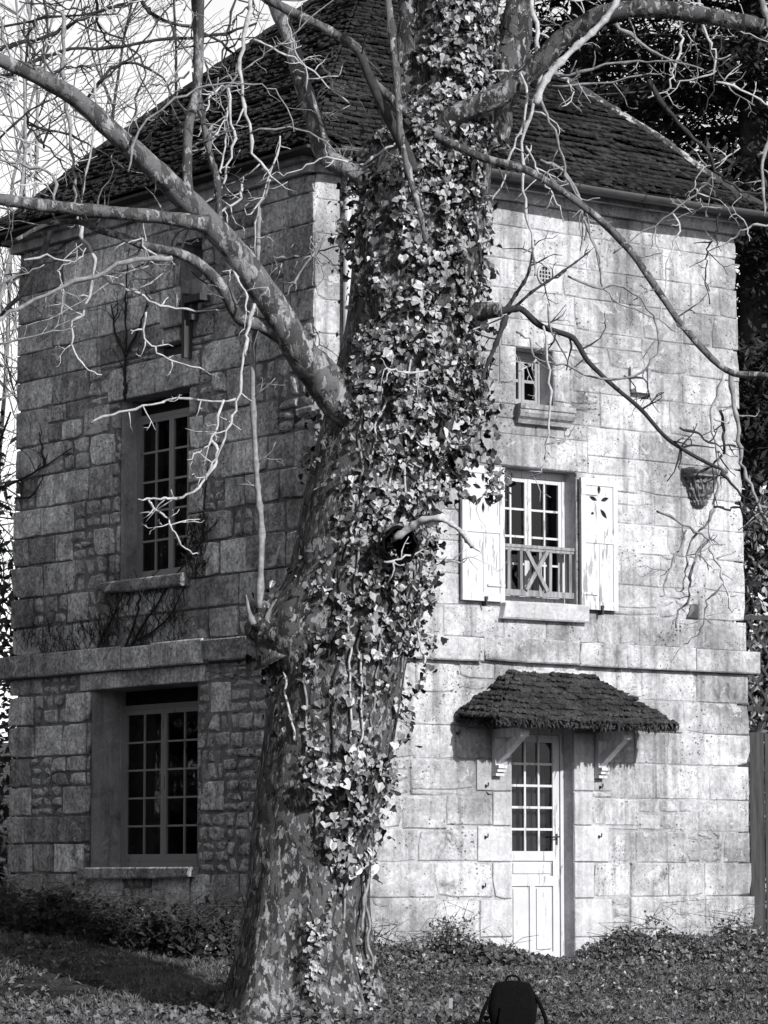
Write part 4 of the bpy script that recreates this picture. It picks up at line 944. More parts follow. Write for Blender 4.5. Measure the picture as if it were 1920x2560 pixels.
# twigs, traced singly
TW = [
 # pale drooping shoots, left
 ([(350, 560), (352, 600), (375, 632), (412, 645), (430, 625), (440, 600)], 4, 3, 'twig_pale'),
 ([(470, 560), (455, 610), (430, 660), (395, 695), (345, 725)], 5, 2.5, 'twig_pale'),
 ([(200, 555), (210, 600), (238, 645), (235, 690), (215, 770), (185, 805), (180, 840), (195, 900), (225, 925), (255, 937)], 5.5, 2.5, 'twig_pale'),
 ([(243, 680), (300, 715), (340, 735), (390, 760), (440, 770), (490, 780), (560, 778), (605, 765), (620, 750)], 4.5, 3, 'twig_pale'),
 ([(365, 780), (362, 840), (385, 870), (420, 895), (460, 915), (512, 926)], 3.5, 2.5, 'twig_pale'),
 ([(60, 650), (120, 640), (175, 652), (205, 645), (215, 620)], 3.5, 2, 'twig_pale'),
 ([(225, 1060), (280, 1035), (340, 1020), (400, 1003), (420, 998), (500, 1000), (590, 998)], 3.5, 4.5, 'twig_pale'),
 ([(636, 760), (622, 815), (612, 870), (608, 930), (592, 1000), (575, 1060), (555, 1110), (535, 1160), (515, 1200)], 5, 4, 'twig_pale'),
 ([(560, 1000), (540, 1060), (525, 1100), (500, 1130), (468, 1150)], 4, 2.5, 'twig_pale'),
 ([(525, 1090), (540, 1130), (532, 1165), (505, 1205), (470, 1235), (430, 1248), (410, 1245), (375, 1250), (345, 1248)], 4.5, 4, 'twig_pale'),
 ([(372, 1250), (385, 1268), (410, 1285), (425, 1305), (435, 1335), (455, 1365), (475, 1380), (495, 1385)], 3.5, 2.5, 'twig_pale'),
 ([(600, 640), (612, 680), (632, 745), (640, 790)], 4.5, 3, 'twig_pale'),
 ([(535, 610), (560, 640), (590, 690), (612, 730), (620, 775), (635, 785)], 5, 3, 'twig_pale'),
 ([(625, 0), (612, 90), (600, 170), (608, 240), (620, 310), (632, 380), (660, 420), (680, 445)], 6.5, 5, 'twig_pale'),
 ([(570, 220), (575, 290), (585, 350), (570, 420), (545, 480), (515, 510), (490, 590)], 4.5, 3, 'twig_pale'),
 ([(605, 460), (600, 500), (570, 520), (530, 545), (510, 570), (508, 610)], 4.5, 3, 'twig_pale'),
 ([(675, 450), (660, 490), (640, 560), (638, 640)], 4, 3, 'twig_pale'),
 ([(700, 340), (685, 420), (640, 520), (615, 540)], 3, 2, 'twig_pale'),
 ([(155, 30), (160, 100), (158, 180), (165, 250), (178, 320), (182, 400), (188, 470), (192, 530), (205, 590)], 6, 4.5, 'twig_mid'),
 ([(235, 190), (238, 260), (235, 330), (225, 400), (210, 470), (195, 540)], 4, 3, 'twig_pale'),
 ([(0, 40), (10, 100), (30, 150), (60, 185)], 4, 3, 'twig_mid'),
 # dark branches against the sky
 ([(-60, 135), (0, 124), (35, 113), (116, 95), (174, 64), (231, 35), (324, 6), (400, -30)], 7, 6, 'twig_dark'),
 ([(-40, 75), (0, 67), (116, 43), (243, 29), (330, 10)], 5, 4, 'twig_dark'),
 ([(-20, 195), (52, 174), (139, 130), (243, 122), (347, 107), (480, 95), (567, 81), (642, 58)], 6, 6, 'twig_dark'),
 ([(330, -20), (405, 52), (480, 67), (556, 104), (585, 140)], 6.5, 5, 'twig_dark'),
 ([(220, 243), (260, 191), (289, 165), (347, 162), (405, 197), (435, 250), (470, 300)], 5, 3, 'twig_dark'),
 ([(-20, 215), (0, 203), (58, 179), (116, 148), (180, 120)], 4, 3, 'twig_dark'),
 ([(135, 510), (133, 440), (75, 417), (0, 399), (-60, 390)], 5, 5, 'twig_mid'),
 ([(0, 345), (60, 290), (120, 255), (160, 230)], 4, 3, 'twig_dark'),
 ([(110, 370), (118, 320), (150, 290), (175, 275)], 4, 2.5, 'twig_dark'),
 ([(320, 340), (335, 290), (345, 230), (365, 180), (340, 130)], 4, 3, 'twig_dark'),
 ([(108, -20), (115, 60), (118, 110), (110, 180)], 4, 3, 'twig_dark'),
 ([(240, 0), (245, 50), (265, 100), (300, 120)], 4.5, 3, 'twig_dark'),
 ([(420, 50), (440, 100), (470, 130), (480, 170)], 4, 3, 'twig_mid'),
 ([(590, -20), (575, 60), (560, 130), (545, 180)], 4, 3, 'twig_dark'),
 ([(127, 577), (87, 658), (58, 722), (0, 786), (-60, 850)], 9, 10, 'twig_dark'),
 ([(430, 645), (380, 645), (324, 655), (231, 690), (116, 739), (35, 774), (0, 800), (-50, 830)], 8, 6, 'twig_mid'),
 ([(0, 860), (60, 850), (130, 830), (190, 815)], 3, 2, 'twig_mid'),
 ([(320, 430), (345, 330), (440, 250), (520, 215), (590, 205), (650, 215), (700, 240), (735, 330)], 3.5, 2.5, 'twig_mid'),
 # in front of the trunk
 ([(630, 330), (720, 320), (790, 345), (840, 380)], 3.5, 2.5, 'twig_mid'),
 ([(900, 412), (945, 385), (1000, 345), (1060, 285), (1110, 230), (1190, 190), (1260, 178), (1300, 180)], 3.5, 4, 'twig_pale'),
 ([(870, 405), (815, 395), (770, 415), (720, 438), (690, 430)], 3, 2, 'twig_pale'),
 ([(930, 900), (1000, 880), (1060, 850), (1110, 850), (1190, 825), (1280, 780)], 3.5, 3, 'twig_pale'),
 ([(1070, 925), (1010, 930), (980, 920), (960, 925)], 3, 3, 'twig_pale'),
 ([(820, 590), (780, 640), (740, 700), (710, 742)], 5, 3, 'twig_mid'),
 # right, hanging over the facade
 ([(1330, 0), (1338, 60), (1345, 120), (1350, 190), (1330, 280), (1310, 330), (1306, 420), (1310, 500), (1322, 560), (1335, 640), (1338, 690)], 7, 4.5, 'twig_pale'),
 ([(1340, 230), (1365, 290), (1395, 350), (1410, 420), (1430, 470), (1460, 520), (1480, 590), (1500, 660)], 4.5, 3, 'twig_mid'),
 ([(1300, 180), (1320, 240), (1300, 330), (1280, 380), (1260, 450), (1230, 500)], 4, 3, 'twig_pale'),
 ([(1350, 400), (1400, 420), (1440, 470), (1462, 540), (1485, 620), (1507, 710), (1530, 745), (1590, 775), (1650, 800), (1690, 830)], 5, 2.5, 'twig_mid'),
 ([(1695, -20), (1700, 70), (1705, 110), (1690, 150), (1680, 190), (1665, 225), (1620, 245)], 5, 3, 'twig_pale'),
 ([(1742, -20), (1755, 50), (1775, 110), (1790, 130), (1785, 180), (1740, 195), (1690, 205)], 5.5, 3, 'twig_pale'),
 ([(1540, 60), (1590, 100), (1640, 135), (1690, 155), (1760, 175)], 7, 3, 'twig_mid'),
 ([(1400, 190), (1480, 170), (1570, 155), (1640, 150), (1700, 150)], 5, 3, 'twig_mid'),
 ([(1380, 215), (1500, 208), (1600, 190), (1660, 180)], 4, 3, 'twig_mid'),
 ([(1620, 200), (1670, 275), (1715, 330), (1770, 385), (1800, 440), (1850, 475), (1905, 482)], 8, 4, 'twig_dark'),
 ([(1790, 205), (1850, 225), (1900, 250), (1940, 270)], 4, 4, 'twig_pale'),
 ([(1900, -10), (1915, 50), (1930, 90)], 9, 9, 'twig_mid'),
 ([(1925, 330), (1910, 400), (1908, 470), (1910, 540)], 6, 5, 'twig_mid'),
 ([(1925, 560), (1880, 565), (1850, 580), (1830, 600), (1790, 620)], 4, 2.5, 'twig_pale'),
 ([(1420, 690), (1480, 720), (1560, 715), (1620, 770), (1645, 820), (1640, 880), (1600, 930), (1540, 945), (1480, 940), (1425, 915), (1380, 905), (1335, 890), (1320, 850), (1290, 830)], 3.5, 4, 'twig_mid'),
 ([(1340, 895), (1325, 915), (1298, 928)], 3.5, 2.5, 'twig_pale'),
 ([(1370, 760), (1380, 830), (1415, 880), (1420, 910)], 3, 2.5, 'twig_mid'),
 ([(1560, 940), (1610, 950), (1620, 985), (1600, 1003)], 3, 2, 'twig_dark'),
 ([(1828, 930), (1835, 990), (1840, 1041), (1848, 1100), (1852, 1157), (1875, 1210), (1898, 1261), (1920, 1308)], 8, 6, 'twig_mid'),
 ([(1811, 935), (1790, 990), (1780, 1041), (1787, 1100), (1797, 1180), (1792, 1240), (1780, 1290), (1775, 1345)], 6, 5, 'twig_pale'),
 ([(1700, 1070), (1740, 1080), (1775, 1105), (1810, 1115), (1840, 1115)], 4, 2.5, 'twig_dark'),
 ([(1800, 1025), (1808, 1075), (1806, 1130), (1775, 1165), (1740, 1190)], 5, 4, 'twig_dark'),
 ([(1794, 1169), (1820, 1200), (1850, 1235), (1865, 1262)], 5, 4, 'twig_dark'),
 ([(1785, 1268), (1815, 1275), (1838, 1268), (1860, 1278), (1895, 1276), (1930, 1300)], 4, 3, 'twig_dark'),
 ([(1642, 1278), (1690, 1303), (1740, 1328), (1773, 1349)], 4, 4.5, 'twig_mid'),
 ([(1773, 1349), (1745, 1385), (1728, 1440), (1722, 1490), (1700, 1530), (1690, 1570)], 5, 3.5, 'twig_mid'),
 ([(1785, 1270), (1760, 1315), (1735, 1345), (1720, 1390), (1715, 1440), (1700, 1480)], 4, 2.5, 'twig_mid'),
 ([(1716, 1325), (1705, 1360), (1680, 1400), (1665, 1440), (1660, 1480), (1650, 1490)], 3.5, 2.5, 'twig_mid'),
 ([(1772, 1373), (1800, 1412), (1806, 1440), (1815, 1475), (1832, 1530)], 4, 4, 'twig_pale'),
 ([(1808, 1460), (1780, 1485), (1765, 1510), (1755, 1560), (1740, 1590), (1710, 1610)], 3, 2, 'twig_mid'),
 ([(1115, 1405), (1160, 1400), (1195, 1388)], 3, 2, 'twig_pale'), ([(960, 1405), (990, 1400), (1030, 1385), (1065, 1370)], 4, 3, 'twig_pale'),
 ([(1262, 1170), (1240, 1195), (1225, 1210), (1195, 1250)], 3, 2, 'twig_mid'), ([(1395, 1110), (1410, 1095), (1420, 1090)], 3, 2, 'twig_mid'),
 ([(1358, 815), (1370, 900), (1375, 980), (1372, 1060), (1365, 1130), (1362, 1160), (1345, 1180), (1325, 1192)], 4, 3, 'twig_pale'),
]
for pts, r0, r1, mt in TW:
    uu = sum(p[0] for p in pts) / len(pts); base = TY - 0.9 if uu < 900 else (TY - 0.7 if uu < 1500 else TY + 0.3)
    if mt == 'twig_dark' and uu < 600: base = TY + 1.5
    o_ = RND.uniform(-0.35, 0.35)
    woody('twig', pts, r0 * 0.85, r1 * 0.6, mt, base + o_, base + o_ + RND.uniform(-0.3, 0.3), 6, 3, 0.3, RND.choice((3, 4, 5, 6)), (16, 80), jitter=0.016)
rt = random.Random(99)
for i in range(64):
    zone = i % 4
    if zone < 2: u0, v0, mts = rt.uniform(-60, 640), rt.uniform(-60, 330), ('twig_mid', 'twig_dark', 'twig_dark', 'twig_pale')
    elif zone == 2: u0, v0, mts = rt.uniform(60, 800), rt.uniform(120, 720), ('twig_pale', 'twig_mid', 'twig_pale')
    else: u0, v0, mts = rt.uniform(1230, 1900), rt.uniform(-20, 560), ('twig_pale', 'twig_mid', 'twig_dark')
    pts = [(u0, v0)]; du, dv = rt.uniform(-24, 24), rt.uniform(14, 36) * rt.choice((1, 1, 1, -1))
    for _ in range(rt.choice((4, 5, 6))):
        du += rt.gauss(0, 16); dv += rt.gauss(0, 12); pts.append((pts[-1][0] + du, pts[-1][1] + dv))
    y_ = TY + (rt.uniform(-1.2, 1.6) if u0 < 900 else rt.uniform(-0.5, 1.2)); woody('twig', pts, rt.uniform(1.8, 3.4), 1.5, rt.choice(mts), y_, y_ + rt.uniform(-0.4, 0.4), 5, 3, 0.3, 6, (20, 95), jitter=0.014)
# high crown above the picture, so the tree is a tree
for (u, v, du, dv) in ((1150, -600, 300, -900), (1140, -500, -500, -700), (1345, -300, 300, -700), (1010, -350, -260, -800), (590, -300, -200, -500), (-320, -40, -500, -400)):
    woody('branch', [(u, v), (u + du * 0.4, v + dv * 0.35), (u + du * 0.7, v + dv * 0.7), (u + du, v + dv)], 36 if u > 600 else 20, 6, 'limb', TY, TY + RND.uniform(-1.5, 1.5), 8, 5, 0.15, 10, (150, 400))

# ------------------------------------------------------------------ ivy
IV = [(-300, 1030, 1240), (0, 1012, 1242), (100, 1040, 1245), (200, 1046, 1240), (300, 965, 1236), (400, 868, 1232), (500, 850, 1226), (600, 846, 1228), (700, 852, 1224), (800, 868, 1214), (900, 880, 1206), (1000, 850, 1215), (1100, 800, 1185), (1200, 800, 1135),
      (1300, 740, 1100), (1400, 730, 1088), (1500, 640, 1084), (1600, 640, 1088), (1700, 650, 1078), (1800, 690, 1030), (1900, 715, 995), (1960, 735, 985), (2040, 800, 965), (2110, 815, 945), (2190, 830, 935)]
LSH = [[(0, 0), (0.22, -0.10), (0.50, 0.04), (0.40, 0.28), (0.44, 0.50), (0.22, 0.58), (0, 0.98)],
       [(0, 0.08), (0.30, -0.06), (0.50, 0.16), (0.46, 0.36), (0.30, 0.50), (0.18, 0.66), (0, 0.90)],
       [(0, 0.05), (0.26, -0.08), (0.46, 0.10), (0.44, 0.40), (0.28, 0.66), (0.12, 0.84), (0, 0.92)]]
def leaf_poly(seed, fold):
    r_ = random.Random(seed + 40); pts = []; sh = LSH[(1, 2, 0, 1, 2, 1)[seed % 6]]
    sh = sh + [(-x, y) for x, y in sh[5:0:-1]]
    for (x, y) in sh:
        x += r_.uniform(-0.06, 0.06); y += r_.uniform(-0.05, 0.05)
        pts.append(Vector((x, 0.42 - y, abs(x) * fold - 0.28 * (y - 0.3) ** 2 + r_.uniform(-0.06, 0.06))))
    return pts
LV = [leaf_poly(i, f) for i, f in enumerate((0.30, -0.25, 0.35, 0.15, -0.35, 0.25))]
LF = [(0, 1, 2, 3, 4, 5, 6), (0, 6, 7, 8, 9, 10, 11)]
leaf_me = []
for i, pv in enumerate(LV):
    m = MB(); m.poly(pv, LF); leaf_me.append(m.mesh('ivy_leaf', 'ivy_single'))
def leaf_frame(out, roll, tilt):      # local Z -> outwards, local Y -> upwards (the leaf hangs tip down)
    z = out.normalized(); y = Vector((0, 0, 1)) - z * z.z
    if y.length < 1e-3: y = Vector((1, 0, 0))
    y.normalize(); x = y.cross(z)
    m = Matrix((x, y, z)).transposed()
    return m @ Matrix.Rotation(roll, 3, 'Z') @ Matrix.Rotation(tilt, 3, 'X')
ivy_pos = []
rv = random.Random(5)
def ivy_bare(u, v):        # bare bark showing through
    if 945 < u < 1000 and 520 < v < 690: return 0.9
    if 1060 < u < 1110 and 500 < v < 600: return 0.8
    if 1000 < u < 1060 and 0 < v < 250: return 0.7
    if 880 < u < 960 and 720 < v < 780: return 0.7
    if v > 1050 and u < trunk_c(v)[0] - 20: return 0.80 if not (1480 < v < 1700 and u < 730) else 0.35
    if v > 1620 and v < 1900: return 0.74
    if v > 2000: return 0.72
    return 0.0
tries = 0
while len(ivy_pos) < 7000 and tries < 140000:
    tries += 1
    v = rv.uniform(-300, 2195); l, r_ = interp(IV, v); u = rv.uniform(l, r_)
    cl = noise.noise(Vector((u / 55.0, v / 55.0, 3.1))) + 0.5 * noise.noise(Vector((u / 22.0, v / 22.0, 8.1)))
    right = (u - l) / (r_ - l)
    if cl < rv.uniform(-0.10, 0.10) - 0.20 * right: continue
    if rv.random() < ivy_bare(u, v): continue
    tc, hw = trunk_c(v); du = u - tc
    if abs(du) < hw * 0.97:
        dep = math.sqrt(hw * hw - du * du) * TY / FPX; lift = abs(rv.gauss(0.02, 0.075)) + 0.012 + 0.10 * max(0, right - 0.5) * rv.random()
        p = at(u, v, TY - dep - lift); out = Vector((du / hw * 0.8, -math.sqrt(max(0.05, 1 - (du / hw) ** 2)), 0.35))
    else:
        p = at(u, v, TY - rv.uniform(-0.25, 0.25)); out = Vector((0.5 * math.copysign(1, du), -0.8, 0.35))
    out += Vector((rv.gauss(0, 0.40), rv.gauss(0, 0.25), rv.gauss(0, 0.35)))
    if out.y > -0.1: out.y = -0.2
    size = rv.choice((rv.uniform(0.020, 0.040), rv.uniform(0.034, 0.060), rv.uniform(0.050, 0.090))) * (1.25 if v > 1850 or 1080 < v < 1250 and u > 1020 else 1.0)
    ivy_pos.append((p, out, size, rv.gauss(0, 0.5), rv.gauss(0, 0.25)))
# long trails that hang free of the trunk, right side
for (u0, v0, u1, v1, n_) in ((1200, 960, 1150, 1240, 60), (1210, 900, 1170, 1010, 40), (1225, 1000, 1235, 1230, 26), (1060, 1240, 1010, 1300, 18), (798, 1000, 772, 1190, 30), (800, 2290, 770, 2520, 60), (905, 2380, 960, 2560, 70), (860, 2200, 800, 2330, 10), (1265, 1165, 1235, 1230, 16), (700, 1520, 660, 1700, 55), (730, 1440, 700, 1560, 24)):
    for i in range(n_):
        t_ = rv.random(); u = lerp(u0, u1, t_) + rv.gauss(0, 13); v = lerp(v0, v1, t_) + rv.gauss(0, 13)
        tc, hw = trunk_c(v); du = u - tc; dep = math.sqrt(max(0, hw * hw - du * du)) * TY / FPX
        sm = 0.7 if v > 2195 else 1.0
        ivy_pos.append((at(u, v, TY - dep - 0.03), Vector((rv.gauss(0.1, 0.4), -1, rv.gauss(0.3, 0.3))), rv.uniform(0.045, 0.08) * sm, rv.gauss(0, 0.6), rv.gauss(0, 0.3)))
ivy = thing('ivy', at(790, 2500, TY - 0.5), 'leafy ivy climbing the trunk of the plane tree', 'ivy')
def seen_first(e): return e[2] * (1.2 - abs(e[1].x) * 0.3) * (1 if 0 < (2180 - (e[0].z - CZ) / e[0].y * FPX) < 2250 else 0.3)
order = sorted(range(len(ivy_pos)), key=lambda i: -seen_first(ivy_pos[i])); top = set(order[:290])
mass = MB()
for i, (p, out, size, roll, tilt) in enumerate(ivy_pos):
    R3 = leaf_frame(out, roll, tilt); k = i % 6
    if i in top:
        o = link('leaf', leaf_me[k]); o.parent = ivy; o.matrix_parent_inverse = Matrix.Translation(-ivy.location)
        o.matrix_basis = Matrix.Translation(p) @ R3.to_4x4() @ Matrix.Diagonal((size, size, size, 1))
    else:
        mass.poly([p + R3 @ (q * size) for q in LV[k]], LF)
tag(mass.build('leaves', 'ivy', ivy), kind='stuff')
under = MB()                       # dark underlayer, shade between the leaves put into its colour
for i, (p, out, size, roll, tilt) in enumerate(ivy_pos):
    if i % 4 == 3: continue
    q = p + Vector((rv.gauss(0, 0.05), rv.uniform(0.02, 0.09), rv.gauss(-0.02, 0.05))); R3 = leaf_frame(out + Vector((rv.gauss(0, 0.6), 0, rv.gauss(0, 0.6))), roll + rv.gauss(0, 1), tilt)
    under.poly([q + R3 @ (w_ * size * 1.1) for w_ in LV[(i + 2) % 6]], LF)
tag(under.build('gap_shade_leaves', 'ivy_gap_shade', ivy), kind='stuff')
def trunk_front(u, v, lift=0.02):
    tc, hw = trunk_c(v); du = max(-hw * 0.97, min(hw * 0.97, u - tc)); dep = math.sqrt(hw * hw - du * du) * TY / FPX
    return at(u, v, TY - dep - lift)
for (u0, v0, u1, v1, r_, mt) in ((1010, 1290, 1030, 690, 4, 'twig_pale'), (1075, 1250, 1090, 700, 4.5, 'twig_pale'), (955, 1340, 1010, 980, 4, 'twig_pale'), (890, 1500, 905, 1010, 4, 'twig_mid'), (880, 1380, 960, 1000, 3.5, 'twig_pale'),
        (860, 1400, 925, 1180, 3.5, 'twig_pale'), (765, 1990, 760, 1420, 4, 'twig_mid'), (830, 1900, 850, 1420, 4, 'twig_dark'), (880, 1870, 870, 1500, 4, 'twig_pale'), (735, 1850, 690, 1560, 4, 'twig_pale'), (905, 1900, 900, 1560, 4, 'twig_pale'),
        (930, 1820, 960, 1500, 3.5, 'twig_mid'), (1000, 1720, 1040, 1400, 4, 'twig_mid'), (1060, 1660, 1020, 1470, 4, 'twig_pale'), (820, 1640, 840, 1420, 4, 'twig_dark'), (860, 2300, 880, 2010, 4, 'twig_mid'), (905, 2330, 935, 2000, 5, 'twig_mid'),
        (935, 2480, 905, 2150, 5, 'twig_mid'), (790, 2100, 800, 1900, 4, 'twig_mid'), (905, 560, 935, 900, 4, 'twig_dark'), (940, 900, 930, 700, 4, 'twig_dark'), (1000, 300, 1010, 520, 4, 'twig_mid'), (1160, 160, 1190, 60, 4, 'twig_pale')):
    n_ = 12; pts = []
    for i in range(n_ + 1):
        t_ = i / n_; pts.append(trunk_front(lerp(u0, u1, t_) + 16 * noise.noise(Vector((i * 0.55, u0, v0))), lerp(v0, v1, t_)))
    m = MB(); m.tube(smooth_path(pts, 3), [r_ * 0.8 * TY / FPX] * (n_ * 3 + 1), 6); m.build('stem', mt, ivy, True)

# bare creepers on the shaded wall
cr = [
 ([(245, 1625), (262, 1580), (290, 1530), (310, 1480), (318, 1460)], [(310, 1635), (335, 1560), (350, 1500), (360, 1460), (380, 1440)], [(330, 1610), (370, 1545), (400, 1500), (430, 1450), (470, 1400), (505, 1350), (530, 1320), (545, 1300)], [(345, 1600), (395, 1570), (430, 1530), (450, 1490)], [(470, 1400), (500, 1360), (510, 1300), (512, 1240), (520, 1180)]),
 ([(313, 985), (314, 900), (316, 840), (315, 760), (318, 690), (325, 620)], [(316, 890), (290, 840), (285, 800), (280, 760)], [(318, 880), (345, 830), (362, 780), (368, 740)], [(312, 1000), (312, 960), (314, 930)]),
 ([(20, 1215), (70, 1190), (110, 1165), (125, 1158), (180, 1120)], [(112, 1165), (105, 1120), (98, 1080)], [(40, 1245), (80, 1240), (105, 1200)]),
]
for ci, (polys, lab) in enumerate(zip(cr, ('dead leafless creeper fanning out under the barred window of the shaded wall', 'thin forked creeper on shaded wall above the barred window', 'thin bare creeper at the far left edge of the shaded wall'))):
    q = LW.sz(*polys[0][0]); root = thing('dead_creeper', LW.P(q[0], q[1], 0.02), lab, 'creeper')
    for pl in polys:
        pts = smooth_path([LW.P(*LW.sz(u, v, 0.025), 0.025) for u, v in pl], 5); n_ = len(pts)
        for i in range(1, n_ - 1): pts[i] += LW.D * RND.uniform(-0.012, 0.012) + LW.N * RND.uniform(-0.004, 0.012)
        m = MB(); m.tube(pts, [lerp(0.016, 0.006, i / (n_ - 1)) for i in range(n_)], 6, True, 0.3)
        for _ in range(4):
            i = RND.randrange(n_); d_ = (LW.D * RND.uniform(-1, 1) + Vector((0, 0, RND.uniform(0.2, 1)))).normalized()
            sprig(m, pts[i], d_, RND.uniform(0.15, 0.5), 0.005, 1)
        m.build('stem', 'twig_dark', root, True)
    if len(polys) == 5:
        mm = MB()
        for (u0, v0, u1, v1) in ((470, 1310, 520, 1450), (270, 1480, 470, 1620), (60, 1560, 300, 1640)):
            for _ in range(150):
                p = LW.P(*LW.sz(RND.uniform(u0, u1), RND.uniform(v0, v1)), RND.uniform(0.01, 0.04)); sprig(mm, p, (LW.D * RND.uniform(-1, 1) + Vector((0, 0, 1))).normalized(), RND.uniform(0.06, 0.22), 0.004, 1)
        tag(mm.build('shoots', 'twig_dark', root), kind='stuff')

# ------------------------------------------------------------------ ground cover
def scatter(name, mat, label, cat, gen, n, kind='stuff'):
    m = MB(); i = 0
    for _ in range(n): gen(m)
    o = m.build(name, mat); tag(o, label, cat, None, kind); return o
rg = random.Random(21)
def sprigw(m, p):
    pts = [p, p + Vector((rg.gauss(0, 0.08), rg.gauss(0, 0.08), rg.uniform(0.02, 0.12))), p + Vector((rg.gauss(0, 0.2), rg.gauss(0, 0.1), rg.uniform(0.05, 0.22)))]
    m.tube(pts, [0.004, 0.004, 0.002], 3, False)
def small_leaf(m, p, size, flat=0.5):
    out = Vector((rg.gauss(0, flat), rg.gauss(-0.3, flat), rg.uniform(0.3, 1))); R3 = leaf_frame(out, rg.uniform(0, 6.28), rg.gauss(0, 0.4)); k = rg.randrange(6)
    m.poly([p + R3 @ (q * size) for q in LV[k]], LF)
def litter(m):
    u = rg.uniform(-250, 2170); y = rg.triangular(19.0, 34.5, 26.0) if rg.random() < 0.6 else rg.uniform(26, 33); x = (u - 960) / FPX * y
    if noise.noise(Vector((x * 0.8, y * 0.55, 15))) < rg.uniform(-0.55, 0.25): return
    p = Vector((x, y, gz(x, y) + rg.uniform(0.004, 0.03))); s = rg.uniform(0.015, 0.045)
    a = rg.uniform(0, 6.28); t1, t2 = rg.gauss(0, 0.45), rg.gauss(0, 0.45)
    ex = Vector((math.cos(a), math.sin(a), t1)) * s; ey = Vector((-math.sin(a), math.cos(a), t2)) * s * rg.uniform(0.5, 0.9)
    m.poly([p - ex, p - ey * 0.8 + Vector((0, 0, 0.01)), p + ex, p + ey + Vector((0, 0, 0.015))], ((0, 1, 2, 3),))
scatter('leaf_litter', 'litter', 'dry fallen leaves scattered over the lawn', 'leaves', litter, 12000)
def blade(m):
    u = rg.uniform(-250, 2170); y = rg.triangular(19.0, 33.0, 26.0) if rg.random() < 0.5 else rg.uniform(25, 32.8); x = (u - 960) / FPX * y
    if noise.noise(Vector((x * 1.2, y * 1.2, 5))) < rg.uniform(-0.6, 0.2): return
    for _ in range(3):
        p = Vector((x + rg.gauss(0, 0.02), y + rg.gauss(0, 0.02), gz(x, y) - 0.01)); h = rg.uniform(0.03, 0.085); a = rg.uniform(0, 6.28)
        e = Vector((math.cos(a), math.sin(a), 0)) * 0.004; l = Vector((rg.gauss(0, 0.5), rg.gauss(0, 0.5), 1)) * h
        m.poly([p - e, p + e, p + l * 0.6 + e * 0.6, p + l * 0.6 - e * 0.6, p + l + Vector((0, 0, -h * 0.25)) + Vector((l.x, l.y, 0)) * 0.3], ((0, 1, 2, 3), (3, 2, 4)))
scatter('grass', 'grass', 'short patchy winter grass of the lawn', 'grass', blade, 38000)
# ivy carpet along the foot of the lit wall and round the tree
def wall_ivy(m):
    s_ = rg.uniform(-0.8, 6.6); hmax = interp([(-0.8, 0.35), (0.5, 0.40), (1.3, 0.30), (1.55, 0.62), (2.0, 0.40), (2.40, 0.22), (2.5, 0.06), (3.2, 0.06), (3.35, 0.30), (3.75, 0.62), (4.0, 0.50), (4.8, 0.42), (5.2, 0.55), (5.6, 0.45), (6.6, 0.35)], s_)[0]
    d_ = abs(rg.gauss(0, 0.45)) + 0.05; h_ = 0.62 * hmax * max(0.05, 1 - d_ * 0.8) * rg.uniform(0.25, 1.0) * (1 + 0.45 * noise.noise(Vector((s_ * 3.5, 0, 2))))
    p = RW.P(s_, 0, d_); p.z = gz(p.x, p.y) + h_
    small_leaf(m, p, rg.uniform(0.035, 0.065), 0.5)
scatter('ground_ivy', 'ground_ivy', 'low dark ivy mounded along the foot of the lit wall', 'ivy', wall_ivy, 9000)
def tall(m):
    s_ = rg.choice((1.45, 1.62, 1.1, 2.15, 3.62, 3.74, 4.3, 4.75, 5.2, 5.45, 0.7)) + rg.gauss(0, 0.09); d_ = abs(rg.gauss(0.12, 0.12)) + 0.03; t_ = rg.random() ** 0.8
    p = RW.P(s_, 0, d_); p.z = gz(p.x, p.y) + t_ * (0.34 + 0.16 * math.sin(s_ * 5)); small_leaf(m, p, rg.uniform(0.03, 0.055) * (1.2 - 0.5 * t_), 0.8)
    if rg.random() < 0.12: sprigw(m, p)
def lawn_ivy(m):
    u = rg.uniform(850, 2100); v = rg.triangular(2405, 2600, 2440); p = ground_at(u, min(v, 2590))
    if noise.noise(Vector((p.x * 1.3, p.y * 0.6, 1))) < rg.uniform(-0.15, 0.4) - 0.5 * sstep(2450, 2410, v): return
    p.z += rg.uniform(0.01, 0.08); small_leaf(m, p, rg.uniform(0.025, 0.05), 0.45)
scatter('wall_weeds', 'ground_ivy', 'loose upright weeds against the foot of the lit wall', 'weeds', tall, 1100)
scatter('creeping_ivy', 'ground_ivy', 'creeping ivy leaves spread over the lawn before the door', 'ivy', lawn_ivy, 7000)
def root_ivy(m):
    a = rg.uniform(math.pi, 2 * math.pi); c_ = at(765, 2545, TY); r_ = rg.uniform(0.55, 1.9) if rg.random() < 0.7 else rg.uniform(0.5, 0.9)
    if noise.noise(Vector((a * 2.2, r_ * 2.5, 6))) < rg.uniform(-0.2, 0.25): return
    p = Vector((c_.x + 1.15 * r_ * math.cos(a), c_.y + r_ * math.sin(a), 0)); p.z = gz(p.x, p.y) + rg.uniform(0.0, 0.12)
    small_leaf(m, p, rg.uniform(0.035, 0.07), 0.5)
scatter('trunk_base_ivy', 'litter', 'pale leaves and ivy heaped round the base of the trunk', 'leaves', root_ivy, 2000)
